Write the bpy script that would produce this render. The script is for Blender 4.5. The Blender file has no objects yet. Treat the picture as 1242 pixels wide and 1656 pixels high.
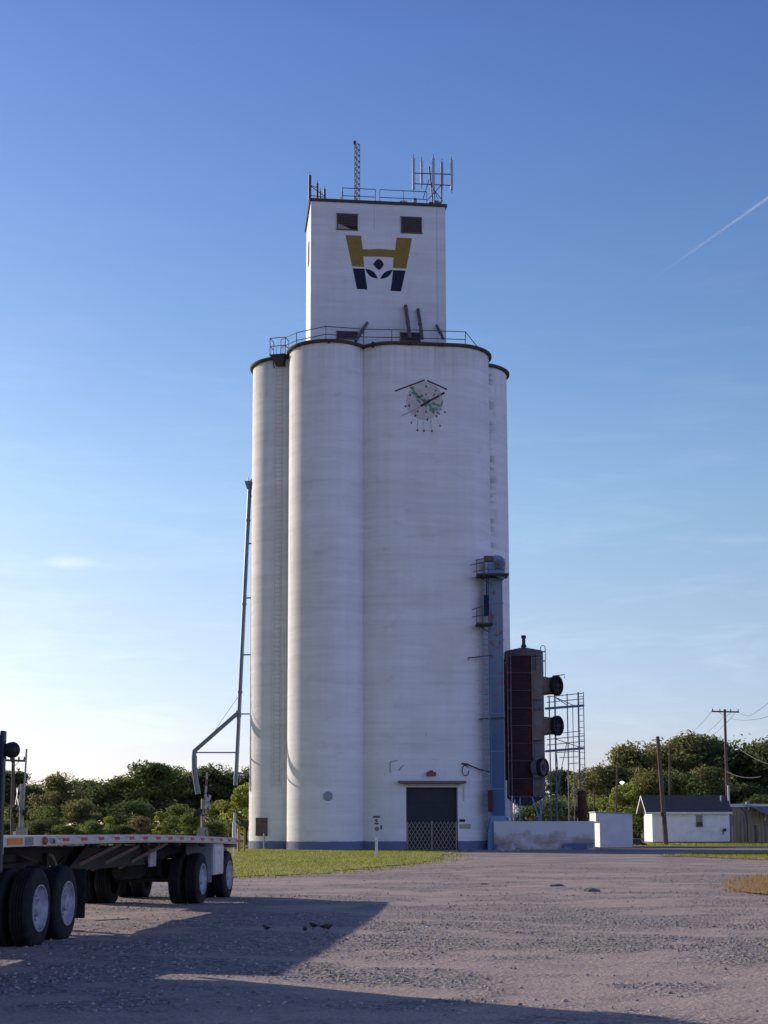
import bpy, bmesh, math, random
import numpy as np
from mathutils import Vector, Matrix, Euler
random.seed(7); RNG = np.random.default_rng(11)
S = bpy.context.scene
C = S.collection
rad = math.radians

# ------------------------------------------------------------------ camera
F = 2350.0; W0, H0 = 1242.0, 1656.0
EYE = 1.6; PITCH = rad(7.4); ROLL = rad(-0.15); PPY = 1335.0 - F * math.tan(PITCH)   # row of the principal point (the frame is shifted up)
cam_d = bpy.data.cameras.new('camera'); cam = bpy.data.objects.new('camera', cam_d); C.objects.link(cam)
cam_d.sensor_fit = 'VERTICAL'; cam_d.sensor_height = 24.0; cam_d.lens = 24.0 * F / H0
cam_d.shift_y = (PPY - H0 / 2) / H0; cam_d.clip_start = 0.1; cam_d.clip_end = 30000
RC = Matrix.Rotation(rad(90) + PITCH, 3, 'X') @ Matrix.Rotation(ROLL, 3, 'Z')
cam.matrix_world = Matrix.Translation((0, 0, EYE)) @ RC.to_4x4()
S.camera = cam

# ------------------------------------------------------------------ light
SUN_EL, SUN_AZ = rad(16.3), rad(-51)          # azimuth from +Y, positive towards +X
world = bpy.data.worlds.new('World'); S.world = world; world.use_nodes = True
wn, wl = world.node_tree.nodes, world.node_tree.links
wn.clear()
w_out = wn.new('ShaderNodeOutputWorld'); w_bg = wn.new('ShaderNodeBackground'); w_sky = wn.new('ShaderNodeTexSky')
w_sky.sky_type = 'NISHITA'; w_sky.sun_disc = False
w_sky.sun_elevation = SUN_EL; w_sky.sun_rotation = SUN_AZ
w_sky.altitude = 0; w_sky.air_density = 1.0; w_sky.dust_density = 0.6; w_sky.ozone_density = 3.0
w_bg.inputs['Strength'].default_value = 0.15
# thin cirrus wisps, laid out by sky direction
tc = wn.new('ShaderNodeTexCoord'); mp = wn.new('ShaderNodeMapping'); mp.inputs['Scale'].default_value = (3.0, 3.0, 17.0)
mp.inputs['Rotation'].default_value = (0.05, 0.12, 0.4)
nz = wn.new('ShaderNodeTexNoise'); nz.inputs['Scale'].default_value = 3.2; nz.inputs['Detail'].default_value = 9; nz.inputs['Roughness'].default_value = 0.62; nz.inputs['Distortion'].default_value = 0.5
rp = wn.new('ShaderNodeValToRGB'); rp.color_ramp.elements[0].position = 0.50; rp.color_ramp.elements[1].position = 0.86
mx = wn.new('ShaderNodeMixRGB'); mx.blend_type = 'ADD'; mx.inputs['Color2'].default_value = (0.8, 0.75, 0.75, 1)
sx = wn.new('ShaderNodeSeparateXYZ'); mr = wn.new('ShaderNodeMapRange')
mr.inputs['From Min'].default_value = 0.42; mr.inputs['From Max'].default_value = 0.05
mul = wn.new('ShaderNodeMath'); mul.operation = 'MULTIPLY'
wl.new(tc.outputs['Generated'], mp.inputs['Vector']); wl.new(mp.outputs['Vector'], nz.inputs['Vector'])
wl.new(nz.outputs['Fac'], rp.inputs['Fac']); wl.new(tc.outputs['Generated'], sx.inputs['Vector']); wl.new(sx.outputs['Z'], mr.inputs['Value'])
wl.new(rp.outputs['Color'], mul.inputs[0]); wl.new(mr.outputs['Result'], mul.inputs[1])
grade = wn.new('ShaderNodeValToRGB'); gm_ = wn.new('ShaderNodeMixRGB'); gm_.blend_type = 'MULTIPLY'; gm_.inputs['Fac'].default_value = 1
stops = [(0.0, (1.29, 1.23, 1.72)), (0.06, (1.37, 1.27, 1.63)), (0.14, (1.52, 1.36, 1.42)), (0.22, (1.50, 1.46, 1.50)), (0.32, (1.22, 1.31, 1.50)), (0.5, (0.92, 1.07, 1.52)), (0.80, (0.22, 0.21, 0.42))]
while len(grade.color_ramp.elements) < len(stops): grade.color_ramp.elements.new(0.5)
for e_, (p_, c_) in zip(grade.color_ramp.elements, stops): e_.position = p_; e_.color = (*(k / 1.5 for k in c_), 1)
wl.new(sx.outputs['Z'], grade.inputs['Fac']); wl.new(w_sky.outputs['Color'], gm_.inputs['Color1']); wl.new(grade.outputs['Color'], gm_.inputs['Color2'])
# added boost: unseen sky opposite the sun brightened and tinted to light front walls
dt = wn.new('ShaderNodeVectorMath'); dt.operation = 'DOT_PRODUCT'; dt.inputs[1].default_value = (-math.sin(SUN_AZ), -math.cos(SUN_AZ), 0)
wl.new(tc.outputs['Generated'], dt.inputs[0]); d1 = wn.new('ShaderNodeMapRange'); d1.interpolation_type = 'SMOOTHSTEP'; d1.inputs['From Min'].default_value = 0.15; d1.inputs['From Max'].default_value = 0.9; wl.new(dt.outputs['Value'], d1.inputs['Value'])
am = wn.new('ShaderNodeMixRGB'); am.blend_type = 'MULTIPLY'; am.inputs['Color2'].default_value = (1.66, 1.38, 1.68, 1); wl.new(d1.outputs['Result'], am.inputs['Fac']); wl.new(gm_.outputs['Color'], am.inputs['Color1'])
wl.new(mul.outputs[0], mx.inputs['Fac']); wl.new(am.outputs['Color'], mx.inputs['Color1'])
# one small wisp of cloud low on the left, in its own direction of the sky
ws = wn.new('ShaderNodeVectorMath'); ws.operation = 'SUBTRACT'; ws.inputs[1].default_value = (-0.2114, 0.9614, 0.1759)
wm_ = wn.new('ShaderNodeVectorMath'); wm_.operation = 'MULTIPLY'; wm_.inputs[1].default_value = (42, 10, 170); wln = wn.new('ShaderNodeVectorMath'); wln.operation = 'LENGTH'
wr = wn.new('ShaderNodeMapRange'); wr.interpolation_type = 'SMOOTHSTEP'; wr.inputs['From Min'].default_value = 1.0; wr.inputs['From Max'].default_value = 0.0
wnz = wn.new('ShaderNodeTexNoise'); wnz.inputs['Scale'].default_value = 1.6; wnz.inputs['Detail'].default_value = 6
wmm = wn.new('ShaderNodeMath'); wmm.operation = 'MULTIPLY'; wad = wn.new('ShaderNodeMixRGB'); wad.blend_type = 'ADD'; wad.inputs['Color2'].default_value = (2.2, 1.5, 1.0, 1)
wl.new(tc.outputs['Generated'], ws.inputs[0]); wl.new(ws.outputs[0], wm_.inputs[0]); wl.new(wm_.outputs[0], wln.inputs[0]); wl.new(wln.outputs['Value'], wr.inputs['Value']); wl.new(wm_.outputs[0], wnz.inputs['Vector'])
wl.new(wr.outputs['Result'], wmm.inputs[0]); wl.new(wnz.outputs['Fac'], wmm.inputs[1]); wl.new(wmm.outputs[0], wad.inputs['Fac']); wl.new(mx.outputs['Color'], wad.inputs['Color1'])
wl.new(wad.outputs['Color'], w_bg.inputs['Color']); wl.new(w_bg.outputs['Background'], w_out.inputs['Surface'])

sun_d = bpy.data.lights.new('sun', 'SUN'); sun = bpy.data.objects.new('sun', sun_d); C.objects.link(sun)
sun_d.energy = 5.0; sun_d.angle = rad(0.55); sun_d.color = (1.0, 0.86, 0.71)
SDIR = Vector((math.sin(SUN_AZ) * math.cos(SUN_EL), math.cos(SUN_AZ) * math.cos(SUN_EL), math.sin(SUN_EL)))
sun.rotation_euler = SDIR.to_track_quat('Z', 'Y').to_euler(); sun.location = (-60, 60, 60)
S.view_settings.view_transform = 'Standard'; S.view_settings.look = 'None'
S.view_settings.exposure = 0.10; S.view_settings.gamma = 1.0; S.view_settings.use_curve_mapping = False

# ------------------------------------------------------------------ projection helpers (where things stand)
def ray(px, py):
    return (RC @ Vector(((px - W0 / 2) / F, -(py - PPY) / F, -1.0)))
def at(px, py, D):
    d = ray(px, py); t = D / d.y
    return Vector((d.x * t, D, EYE + d.z * t))
def G(px, py, z=0.0):
    d = ray(px, py); t = (z - EYE) / d.z
    return Vector((d.x * t, d.y * t, z))
def onplane(px, py, p0, n):
    d = ray(px, py); o = Vector((0, 0, EYE)); t = (p0 - o).dot(n) / d.dot(n)
    return o + d * t

# ------------------------------------------------------------------ materials
MATS = {}
def pm(name, c1, c2=None, rough=0.75, metal=0.0, scale=4.0, bump=0.0, bscale=None, stretch=(1, 1, 1), detail=6, lo=0.35, hi=0.7, spec=0.3):
    if name in MATS: return MATS[name]
    m = bpy.data.materials.new(name); m.use_nodes = True
    n, l = m.node_tree.nodes, m.node_tree.links
    b = n['Principled BSDF']; b.inputs['Roughness'].default_value = rough; b.inputs['Metallic'].default_value = metal
    b.inputs['Specular IOR Level'].default_value = spec
    if c2 is None: c2 = tuple(x * 0.72 for x in c1)
    t = n.new('ShaderNodeTexCoord'); mpg = n.new('ShaderNodeMapping'); mpg.inputs['Scale'].default_value = stretch
    nt = n.new('ShaderNodeTexNoise'); nt.inputs['Scale'].default_value = scale; nt.inputs['Detail'].default_value = detail; nt.inputs['Roughness'].default_value = 0.6
    r = n.new('ShaderNodeValToRGB'); r.color_ramp.elements[0].position = lo; r.color_ramp.elements[1].position = hi
    r.color_ramp.elements[0].color = (*c1, 1); r.color_ramp.elements[1].color = (*c2, 1)
    l.new(t.outputs['Object'], mpg.inputs['Vector']); l.new(mpg.outputs['Vector'], nt.inputs['Vector']); l.new(nt.outputs['Fac'], r.inputs['Fac'])
    l.new(r.outputs['Color'], b.inputs['Base Color'])
    if bump:
        n2 = n.new('ShaderNodeTexNoise'); n2.inputs['Scale'].default_value = bscale or scale * 6; n2.inputs['Detail'].default_value = 5
        bp = n.new('ShaderNodeBump'); bp.inputs['Strength'].default_value = bump; bp.inputs['Distance'].default_value = 0.02
        l.new(mpg.outputs['Vector'], n2.inputs['Vector']); l.new(n2.outputs['Fac'], bp.inputs['Height']); l.new(bp.outputs['Normal'], b.inputs['Normal'])
    MATS[name] = m
    return m

def silo_mat(name, stains=None, band=True):
    """weathered white paint on slip-formed concrete: lift lines, streaks, blue painted foot"""
    m = bpy.data.materials.new(name); m.use_nodes = True
    n, l = m.node_tree.nodes, m.node_tree.links
    b = n['Principled BSDF']; b.inputs['Roughness'].default_value = 0.8; b.inputs['Specular IOR Level'].default_value = 0.15
    g = n.new('ShaderNodeNewGeometry')
    def noise(sc, st, det=5, dist=0.0):
        mpg = n.new('ShaderNodeMapping'); mpg.inputs['Scale'].default_value = st
        t = n.new('ShaderNodeTexNoise'); t.inputs['Scale'].default_value = sc; t.inputs['Detail'].default_value = det; t.inputs['Distortion'].default_value = dist
        t.inputs['Roughness'].default_value = 0.6
        l.new(g.outputs['Position'], mpg.inputs['Vector']); l.new(mpg.outputs['Vector'], t.inputs['Vector']); return t.outputs['Fac']
    def ramp(f, p0, p1, c0, c1):
        r = n.new('ShaderNodeValToRGB'); e = r.color_ramp.elements
        e[0].position, e[1].position = p0, p1; e[0].color, e[1].color = (*c0, 1), (*c1, 1); l.new(f, r.inputs['Fac']); return r.outputs['Color']
    def mixm(c1, c2):
        x = n.new('ShaderNodeMixRGB'); x.blend_type = 'MULTIPLY'; x.inputs['Fac'].default_value = 1
        l.new(c1, x.inputs['Color1']); l.new(c2, x.inputs['Color2']); return x.outputs['Color']
    lift = noise(1.0, (0.10, 0.10, 1.7), 4)
    lift2 = noise(1.0, (0.45, 0.45, 5.5), 3)
    streak = noise(1.0, (2.2, 2.2, 0.10), 6)
    blot = noise(0.35, (1, 1, 1), 7)
    col = ramp(lift, 0.32, 0.68, (0.70, 0.685, 0.67), (0.80, 0.785, 0.77))
    col = mixm(col, ramp(streak, 0.35, 0.62, (0.965, 0.96, 0.95), (1, 1, 1)))
    col = mixm(col, ramp(blot, 0.30, 0.55, (0.93, 0.92, 0.90), (1, 1, 1)))
    col = mixm(col, ramp(noise(1.0, (0.8, 0.8, 1.5), 8, 0.4), 0.27, 0.42, (0.90, 0.885, 0.87), (1, 1, 1)))
    col = mixm(col, ramp(noise(1.0, (1.6, 1.6, 0.5), 4), 0.22, 0.27, (0.76, 0.73, 0.70), (1, 1, 1)))
    col = mixm(col, ramp(lift2, 0.30, 0.5, (0.95, 0.94, 0.93), (1, 1, 1)))
    sep = n.new('ShaderNodeSeparateXYZ'); l.new(g.outputs['Position'], sep.inputs['Vector'])
    # rain streaks running down from the roof rims
    tp = n.new('ShaderNodeMapRange'); tp.inputs['From Min'].default_value = 31.0; tp.inputs['From Max'].default_value = 34.3; l.new(sep.outputs['Z'], tp.inputs['Value'])
    ts = n.new('ShaderNodeMath'); ts.operation = 'MULTIPLY'; l.new(tp.outputs['Result'], ts.inputs[0]); l.new(ramp(noise(1.0, (3.2, 3.2, 0.12), 5), 0.50, 0.66, (0, 0, 0), (0.8, 0.8, 0.8)), ts.inputs[1])
    x = n.new('ShaderNodeMixRGB'); x.inputs['Color2'].default_value = (0.45, 0.43, 0.41, 1); l.new(ts.outputs[0], x.inputs['Fac']); l.new(col, x.inputs['Color1'])
    if band: col = x.outputs['Color']
    if stains:
        x0, x1 = stains
        m1 = n.new('ShaderNodeMapRange'); m1.interpolation_type = 'SMOOTHSTEP'
        m1.inputs['From Min'].default_value = x0 + 0.8; m1.inputs['From Max'].default_value = x0 + 0.05
        l.new(sep.outputs['X'], m1.inputs['Value'])
        m0 = n.new('ShaderNodeMapRange'); m0.inputs['From Min'].default_value = 12; m0.inputs['From Max'].default_value = 23
        l.new(sep.outputs['Z'], m0.inputs['Value'])
        sn = noise(1.0, (0.7, 0.7, 2.4), 5)
        rr = ramp(sn, 0.46, 0.62, (0, 0, 0), (1, 1, 1))
        a = n.new('ShaderNodeMath'); a.operation = 'MULTIPLY'; l.new(m1.outputs['Result'], a.inputs[0]); l.new(rr, a.inputs[1])
        a2 = n.new('ShaderNodeMath'); a2.operation = 'MULTIPLY'; l.new(a.outputs[0], a2.inputs[0]); l.new(m0.outputs['Result'], a2.inputs[1])
        x = n.new('ShaderNodeMixRGB'); x.inputs['Color2'].default_value = (0.34, 0.33, 0.31, 1); l.new(a2.outputs[0], x.inputs['Fac']); l.new(col, x.inputs['Color1']); col = x.outputs['Color']
    if band:
        wob = noise(2.5, (1, 1, 0.3), 4)
        ad = n.new('ShaderNodeMath'); ad.operation = 'MULTIPLY_ADD'; ad.inputs[1].default_value = 0.10; l.new(wob, ad.inputs[0]); l.new(sep.outputs['Z'], ad.inputs[2])
        st = n.new('ShaderNodeMapRange'); st.inputs['From Min'].default_value = 0.66; st.inputs['From Max'].default_value = 0.62; l.new(ad.outputs[0], st.inputs['Value'])
        x = n.new('ShaderNodeMixRGB'); x.inputs['Color2'].default_value = (0.15, 0.17, 0.27, 1); l.new(st.outputs['Result'], x.inputs['Fac']); l.new(col, x.inputs['Color1']); col = x.outputs['Color']
    l.new(col, b.inputs['Base Color'])
    bp = n.new('ShaderNodeBump'); bp.inputs['Strength'].default_value = 0.35; bp.inputs['Distance'].default_value = 0.05
    l.new(lift2, bp.inputs['Height']); l.new(bp.outputs['Normal'], b.inputs['Normal'])
    return m

# ------------------------------------------------------------------ mesh builder
BASE = {}
class MB:
    def __init__(s): s.v = []; s.f = []
    def add(s, vs, fs):
        o = len(s.v); s.v += [Vector(p) for p in vs]; s.f += [tuple(i + o for i in f) for f in fs]; return s
    def box(s, c, size, rz=0.0, M=None):
        hx, hy, hz = (k / 2 for k in size); R = M if M is not None else Matrix.Rotation(rz, 3, 'Z'); c = Vector(c)
        vs = [c + R @ Vector((x, y, z)) for x in (-hx, hx) for y in (-hy, hy) for z in (-hz, hz)]
        return s.add(vs, [(0, 1, 3, 2), (4, 6, 7, 5), (0, 4, 5, 1), (2, 3, 7, 6), (0, 2, 6, 4), (1, 5, 7, 3)])
    def frustum_box(s, c0, s0, c1, s1, M=None):
        R = M if M is not None else Matrix.Identity(3); vs = []
        for c, sz in ((c0, s0), (c1, s1)):
            for x, y in ((-1, -1), (1, -1), (1, 1), (-1, 1)): vs.append(Vector(c) + R @ Vector((x * sz[0] / 2, y * sz[1] / 2, 0)))
        return s.add(vs, [(3, 2, 1, 0), (4, 5, 6, 7), (0, 1, 5, 4), (1, 2, 6, 5), (2, 3, 7, 6), (3, 0, 4, 7)])
    def tube(s, p0, p1, r0, r1=None, n=8, cap=True):
        p0, p1 = Vector(p0), Vector(p1); r1 = r0 if r1 is None else r1
        d = (p1 - p0).normalized(); a = d.orthogonal().normalized(); b = d.cross(a); vs = []
        for p, r in ((p0, r0), (p1, r1)):
            for i in range(n):
                t = 2 * math.pi * i / n; vs.append(p + (a * math.cos(t) + b * math.sin(t)) * r)
        fs = [(i, (i + 1) % n, n + (i + 1) % n, n + i) for i in range(n)]
        if cap: fs += [tuple(range(n - 1, -1, -1)), tuple(range(n, 2 * n))]
        return s.add(vs, fs)
    def bar(s, p0, p1, w, h=None):
        p0, p1 = Vector(p0), Vector(p1); h = h or w; d = (p1 - p0); L = d.length; d.normalize()
        up = Vector((0, 0, 1)) if abs(d.z) < 0.95 else Vector((0, 1, 0))
        x = d.cross(up).normalized(); z = x.cross(d); M = Matrix((x, d, z)).transposed()
        return s.box((p0 + p1) / 2, (w, L, h), M=M)
    def path(s, pts, r, n=6):
        pts = [Vector(p) for p in pts]; vs = []; fs = []
        d0 = (pts[1] - pts[0]).normalized(); a = d0.orthogonal().normalized()
        for i, p in enumerate(pts):
            d = (pts[min(i + 1, len(pts) - 1)] - pts[max(i - 1, 0)]).normalized()
            a = (a - d * a.dot(d)).normalized(); b = d.cross(a)
            rr = r[i] if isinstance(r, (list, tuple)) else r
            for k in range(n):
                t = 2 * math.pi * k / n; vs.append(p + (a * math.cos(t) + b * math.sin(t)) * rr)
        for i in range(len(pts) - 1):
            for k in range(n): fs.append((i * n + k, i * n + (k + 1) % n, (i + 1) * n + (k + 1) % n, (i + 1) * n + k))
        fs += [tuple(range(n - 1, -1, -1)), tuple(range((len(pts) - 1) * n, len(pts) * n))]
        return s.add(vs, fs)
    def lathe(s, prof, c=(0, 0, 0), n=24, M=None, cap=True):
        """prof: (radius, height) along local z"""
        R = M if M is not None else Matrix.Identity(3); c = Vector(c); vs = []; fs = []
        for r, z in prof:
            for i in range(n):
                t = 2 * math.pi * i / n; vs.append(c + R @ Vector((r * math.cos(t), r * math.sin(t), z)))
        for j in range(len(prof) - 1):
            for i in range(n): fs.append((j * n + i, j * n + (i + 1) % n, (j + 1) * n + (i + 1) % n, (j + 1) * n + i))
        if cap: fs += [tuple(range(n - 1, -1, -1)), tuple(range((len(prof) - 1) * n, len(prof) * n))]
        return s.add(vs, fs)
    def prism(s, pts, off):
        """polygon pts (3d) extruded by vector off"""
        pts = [Vector(p) for p in pts]; off = Vector(off); n = len(pts)
        vs = pts + [p + off for p in pts]
        fs = [tuple(range(n - 1, -1, -1)), tuple(range(n, 2 * n))] + [(i, (i + 1) % n, n + (i + 1) % n, n + i) for i in range(n)]
        return s.add(vs, fs)
    def pieces(s):
        par = list(range(len(s.v)))
        def find(i):
            while par[i] != i: par[i] = par[par[i]]; i = par[i]
            return i
        for f in s.f:
            for j in f[1:]:
                a, b = find(f[0]), find(j)
                if a != b: par[a] = b
        isl = {}
        for i in range(len(s.v)): isl.setdefault(find(i), []).append(i)
        ks = list(isl); k = len(ks)
        if k < 2 or k > 400: return [(s.v, s.f)]
        lo = np.array([[min(s.v[i][a] for i in isl[q]) for a in range(3)] for q in ks]); hi = np.array([[max(s.v[i][a] for i in isl[q]) for a in range(3)] for q in ks])
        size = (hi - lo).max(1); gap = np.maximum(0, np.maximum(lo[:, None] - hi[None], lo[None] - hi[:, None]))
        near = np.sqrt((gap ** 2).sum(2)) <= np.maximum(0.02, 0.5 * np.maximum(size[:, None], size[None]))
        lab = [-1] * k; n = 0
        for i in range(k):
            if lab[i] >= 0: continue
            st = [i]; lab[i] = n
            while st:
                j = st.pop()
                for m in np.nonzero(near[j])[0]:
                    if lab[m] < 0: lab[m] = n; st.append(int(m))
            n += 1
        if n < 2: return [(s.v, s.f)]
        vp = {}
        for r, q in enumerate(ks):
            for i in isl[q]: vp[i] = lab[r]
        out = []
        for g in range(n):
            idx = [i for i in range(len(s.v)) if vp[i] == g]; mp_ = {i: t for t, i in enumerate(idx)}
            out.append(([s.v[i] for i in idx], [tuple(mp_[i] for i in f) for f in s.f if vp[f[0]] == g]))
        return out
    def build(s, name, mat, parent=None, origin=None, smooth=35, bevel=0.0, mats=None):
        if parent is not None:
            pcs = s.pieces()
            if len(pcs) > 1:
                first = None
                for vs_, fs_ in pcs:
                    q = MB(); q.v, q.f = vs_, fs_; o = q.build(name, mat, parent, origin, smooth, bevel); first = first or o
                return first
        off = BASE[parent.name] if parent is not None else Vector(origin) if origin is not None else Vector((0, 0, 0))
        me = bpy.data.meshes.new(name); me.from_pydata([tuple(p - off) for p in s.v], [], s.f); me.update()
        bm = bmesh.new(); bm.from_mesh(me); bmesh.ops.recalc_face_normals(bm, faces=bm.faces)
        if bevel: bmesh.ops.bevel(bm, geom=[e for e in bm.edges if e.calc_face_angle(0) > 0.6], offset=bevel, segments=2, profile=0.6, affect='EDGES')
        bm.to_mesh(me); bm.free()
        me.materials.append(mat)
        if smooth:
            me.shade_smooth(); me.set_sharp_from_angle(angle=rad(smooth))
        o = bpy.data.objects.new(name, me); C.objects.link(o)
        if parent is not None: o.parent = parent
        else: o.location = off
        BASE[o.name] = off
        return o

def thing(name, label, cat, loc=(0, 0, 0), group=None):
    o = bpy.data.objects.new(name, None); C.objects.link(o); o.location = loc; o.empty_display_size = 0.3
    o['label'] = label; o['category'] = cat
    if group: o['group'] = group
    BASE[o.name] = Vector(loc); return o
def tag(o, label, cat, group=None, kind=None):
    if kind: o['kind'] = kind
    if label: o['label'] = label
    if cat: o['category'] = cat
    if group: o['group'] = group
    return o
def copy_tree(o, parent=None):
    c = o.copy(); C.objects.link(c)
    if parent is not None: c.parent = parent
    for ch in list(o.children): copy_tree(ch, c)
    return c

def fast_mesh(name, V, quads, mat, tri=False):
    """numpy vertices (n,3) and faces (m,k)"""
    me = bpy.data.meshes.new(name); k = quads.shape[1]
    me.vertices.add(len(V)); me.vertices.foreach_set('co', V.astype(np.float32).ravel())
    me.loops.add(quads.size); me.loops.foreach_set('vertex_index', quads.astype(np.int32).ravel())
    me.polygons.add(len(quads)); me.polygons.foreach_set('loop_start', np.arange(0, quads.size, k, dtype=np.int32))
    me.update(calc_edges=True); me.materials.append(mat); return me

# value noise on numpy grids
def vnoise(x, y, seed=0):
    r = np.random.default_rng(seed).random((256, 256))
    xi, yi = np.floor(x).astype(int), np.floor(y).astype(int); fx, fy = x - xi, y - yi
    fx, fy = fx * fx * (3 - 2 * fx), fy * fy * (3 - 2 * fy)
    g = lambda a, b: r[a % 256, b % 256]
    return (g(xi, yi) * (1 - fx) + g(xi + 1, yi) * fx) * (1 - fy) + (g(xi, yi + 1) * (1 - fx) + g(xi + 1, yi + 1) * fx) * fy

# ------------------------------------------------------------------ common materials
WHITE = silo_mat('white_concrete'); WHITE_ST = silo_mat('stained_white_concrete', stains=(7.3, 9.4)); WHITE_HH = silo_mat('white_headhouse_paint', band=False)
RIM = pm('brown_rim', (0.055, 0.042, 0.038), (0.10, 0.075, 0.065), 0.85, scale=3)
GALV = pm('galvanised_steel', (0.30, 0.33, 0.37), (0.20, 0.22, 0.26), 0.5, 0.5, scale=5)
DARKST = pm('dark_steel', (0.045, 0.045, 0.055), (0.09, 0.07, 0.06), 0.6, 0.3, scale=6)
RAILM = pm('railing_steel', (0.09, 0.09, 0.11), (0.14, 0.11, 0.09), 0.65, 0.3, scale=6)
NAVY = pm('navy_paint', (0.010, 0.012, 0.030), (0.016, 0.018, 0.042), 0.7, scale=2)
GOLD = pm('gold_paint', (0.31, 0.195, 0.035), (0.25, 0.155, 0.03), 0.7, scale=2)
BLUEST = pm('blue_grey_steel', (0.15, 0.24, 0.37), (0.20, 0.27, 0.36), 0.55, 0.2, scale=1.5, stretch=(1, 1, 0.4))
BLACKP = pm('black_paint', (0.012, 0.012, 0.014), (0.025, 0.022, 0.02), 0.6, scale=4)
RUST = pm('rust_tan_steel', (0.20, 0.115, 0.075), (0.21, 0.195, 0.19), 0.8, 0.1, scale=2.2, bump=0.2)
WOOD = pm('weathered_pole_wood', (0.09, 0.065, 0.05), (0.15, 0.115, 0.09), 0.9, scale=3, stretch=(6, 6, 0.4), bump=0.3)
RUBBER = pm('tyre_rubber', (0.010, 0.009, 0.010), (0.024, 0.022, 0.022), 0.85, scale=8, bump=0.15)
ALUM = pm('brushed_aluminium', (0.62, 0.62, 0.64), (0.48, 0.48, 0.50), 0.38, 0.75, scale=5, stretch=(1, 1, 1))
WHEELW = pm('white_wheel_paint', (0.42, 0.43, 0.46), (0.25, 0.24, 0.25), 0.5, 0.15, scale=7)
CHASSIS = pm('black_chassis', (0.012, 0.011, 0.012), (0.03, 0.026, 0.025), 0.75, 0.1, scale=3)

# ------------------------------------------------------------------ ground
def gravel_mat():
    m = bpy.data.materials.new('gravel'); m.use_nodes = True; n, l = m.node_tree.nodes, m.node_tree.links
    b = n['Principled BSDF']; b.inputs['Roughness'].default_value = 0.95; b.inputs['Specular IOR Level'].default_value = 0.1
    g = n.new('ShaderNodeNewGeometry')
    def tex(sc, st=(1, 1, 1), det=6, dist=0.0):
        mpg = n.new('ShaderNodeMapping'); mpg.inputs['Scale'].default_value = st
        t = n.new('ShaderNodeTexNoise'); t.inputs['Scale'].default_value = sc; t.inputs['Detail'].default_value = det; t.inputs['Roughness'].default_value = 0.65; t.inputs['Distortion'].default_value = dist
        l.new(g.outputs['Position'], mpg.inputs['Vector']); l.new(mpg.outputs['Vector'], t.inputs['Vector']); return t.outputs['Fac']
    def ramp(f, p0, p1, c0, c1):
        r = n.new('ShaderNodeValToRGB'); e = r.color_ramp.elements; e[0].position, e[1].position = p0, p1
        e[0].color, e[1].color = (*c0, 1), (*c1, 1); l.new(f, r.inputs['Fac']); return r.outputs['Color']
    def mix(t, f, a, c):
        x = n.new('ShaderNodeMixRGB'); x.blend_type = t; x.inputs['Fac'].default_value = 1
        if f is not None: l.new(f, x.inputs['Fac'])
        l.new(a, x.inputs['Color1']); l.new(c, x.inputs['Color2']); return x.outputs['Color']
    dust = ramp(tex(1.3), 0.3, 0.7, (0.46, 0.38, 0.34), (0.60, 0.495, 0.44))
    vor = n.new('ShaderNodeTexVoronoi'); vor.inputs['Scale'].default_value = 17; l.new(g.outputs['Position'], vor.inputs['Vector'])
    sepc = n.new('ShaderNodeSeparateColor'); l.new(vor.outputs['Color'], sepc.inputs['Color'])
    stone = ramp(sepc.outputs['Red'], 0.0, 1.0, (0.13, 0.125, 0.13), (0.50, 0.46, 0.45))
    # loose stone lies in drifts between wheel tracks
    at_ = n.new('ShaderNodeAttribute'); at_.attribute_name = 'drift'
    jn = n.new('ShaderNodeMath'); jn.operation = 'MULTIPLY_ADD'; jn.inputs[1].default_value = 0.9; l.new(tex(2.6, (0.6, 1, 1), 9), jn.inputs[0]); l.new(at_.outputs['Fac'], jn.inputs[2])
    mask = ramp(jn.outputs[0], 0.55, 1.25, (0.0, 0.0, 0.0), (1, 1, 1))
    mask2 = ramp(tex(7.0, (1, 1, 1), 5), 0.36, 0.60, (0.35, 0.35, 0.35), (1, 1, 1))
    mm = mix('MULTIPLY', None, mask, mask2)
    fine = ramp(tex(38, (1, 1, 1), 4), 0.3, 0.72, (0.50, 0.50, 0.52), (1.22, 1.19, 1.17))
    col = mix('MIX', mm, dust, stone)
    col = mix('MULTIPLY', None, col, fine)
    l.new(col, b.inputs['Base Color'])
    inv = n.new('ShaderNodeMath'); inv.operation = 'MULTIPLY'; l.new(vor.outputs['Distance'], inv.inputs[0]); l.new(mask, inv.inputs[1])
    fh = n.new('ShaderNodeMath'); fh.operation = 'MULTIPLY_ADD'; fh.inputs[1].default_value = 0.9; l.new(tex(13, det=8), fh.inputs[0]); l.new(inv.outputs[0], fh.inputs[2])
    bp = n.new('ShaderNodeBump'); bp.inputs['Strength'].default_value = 1.0; bp.inputs['Distance'].default_value = 0.04; l.new(fh.outputs[0], bp.inputs['Height']); l.new(bp.outputs['Normal'], b.inputs['Normal'])
    return m
GRAVEL = gravel_mat()
FIELD = pm('rough_field_grass', (0.085, 0.095, 0.035), (0.16, 0.13, 0.06), 0.95, scale=0.6, detail=8)
gm = MB(); N = 64
gm.v = [Vector((9000 * math.cos(2 * math.pi * i / N), 9000 * math.sin(2 * math.pi * i / N), -0.03)) for i in range(N)]; gm.f = [tuple(range(N))]
tag(gm.build('ground', FIELD, smooth=0), None, None, kind='structure')

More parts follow.
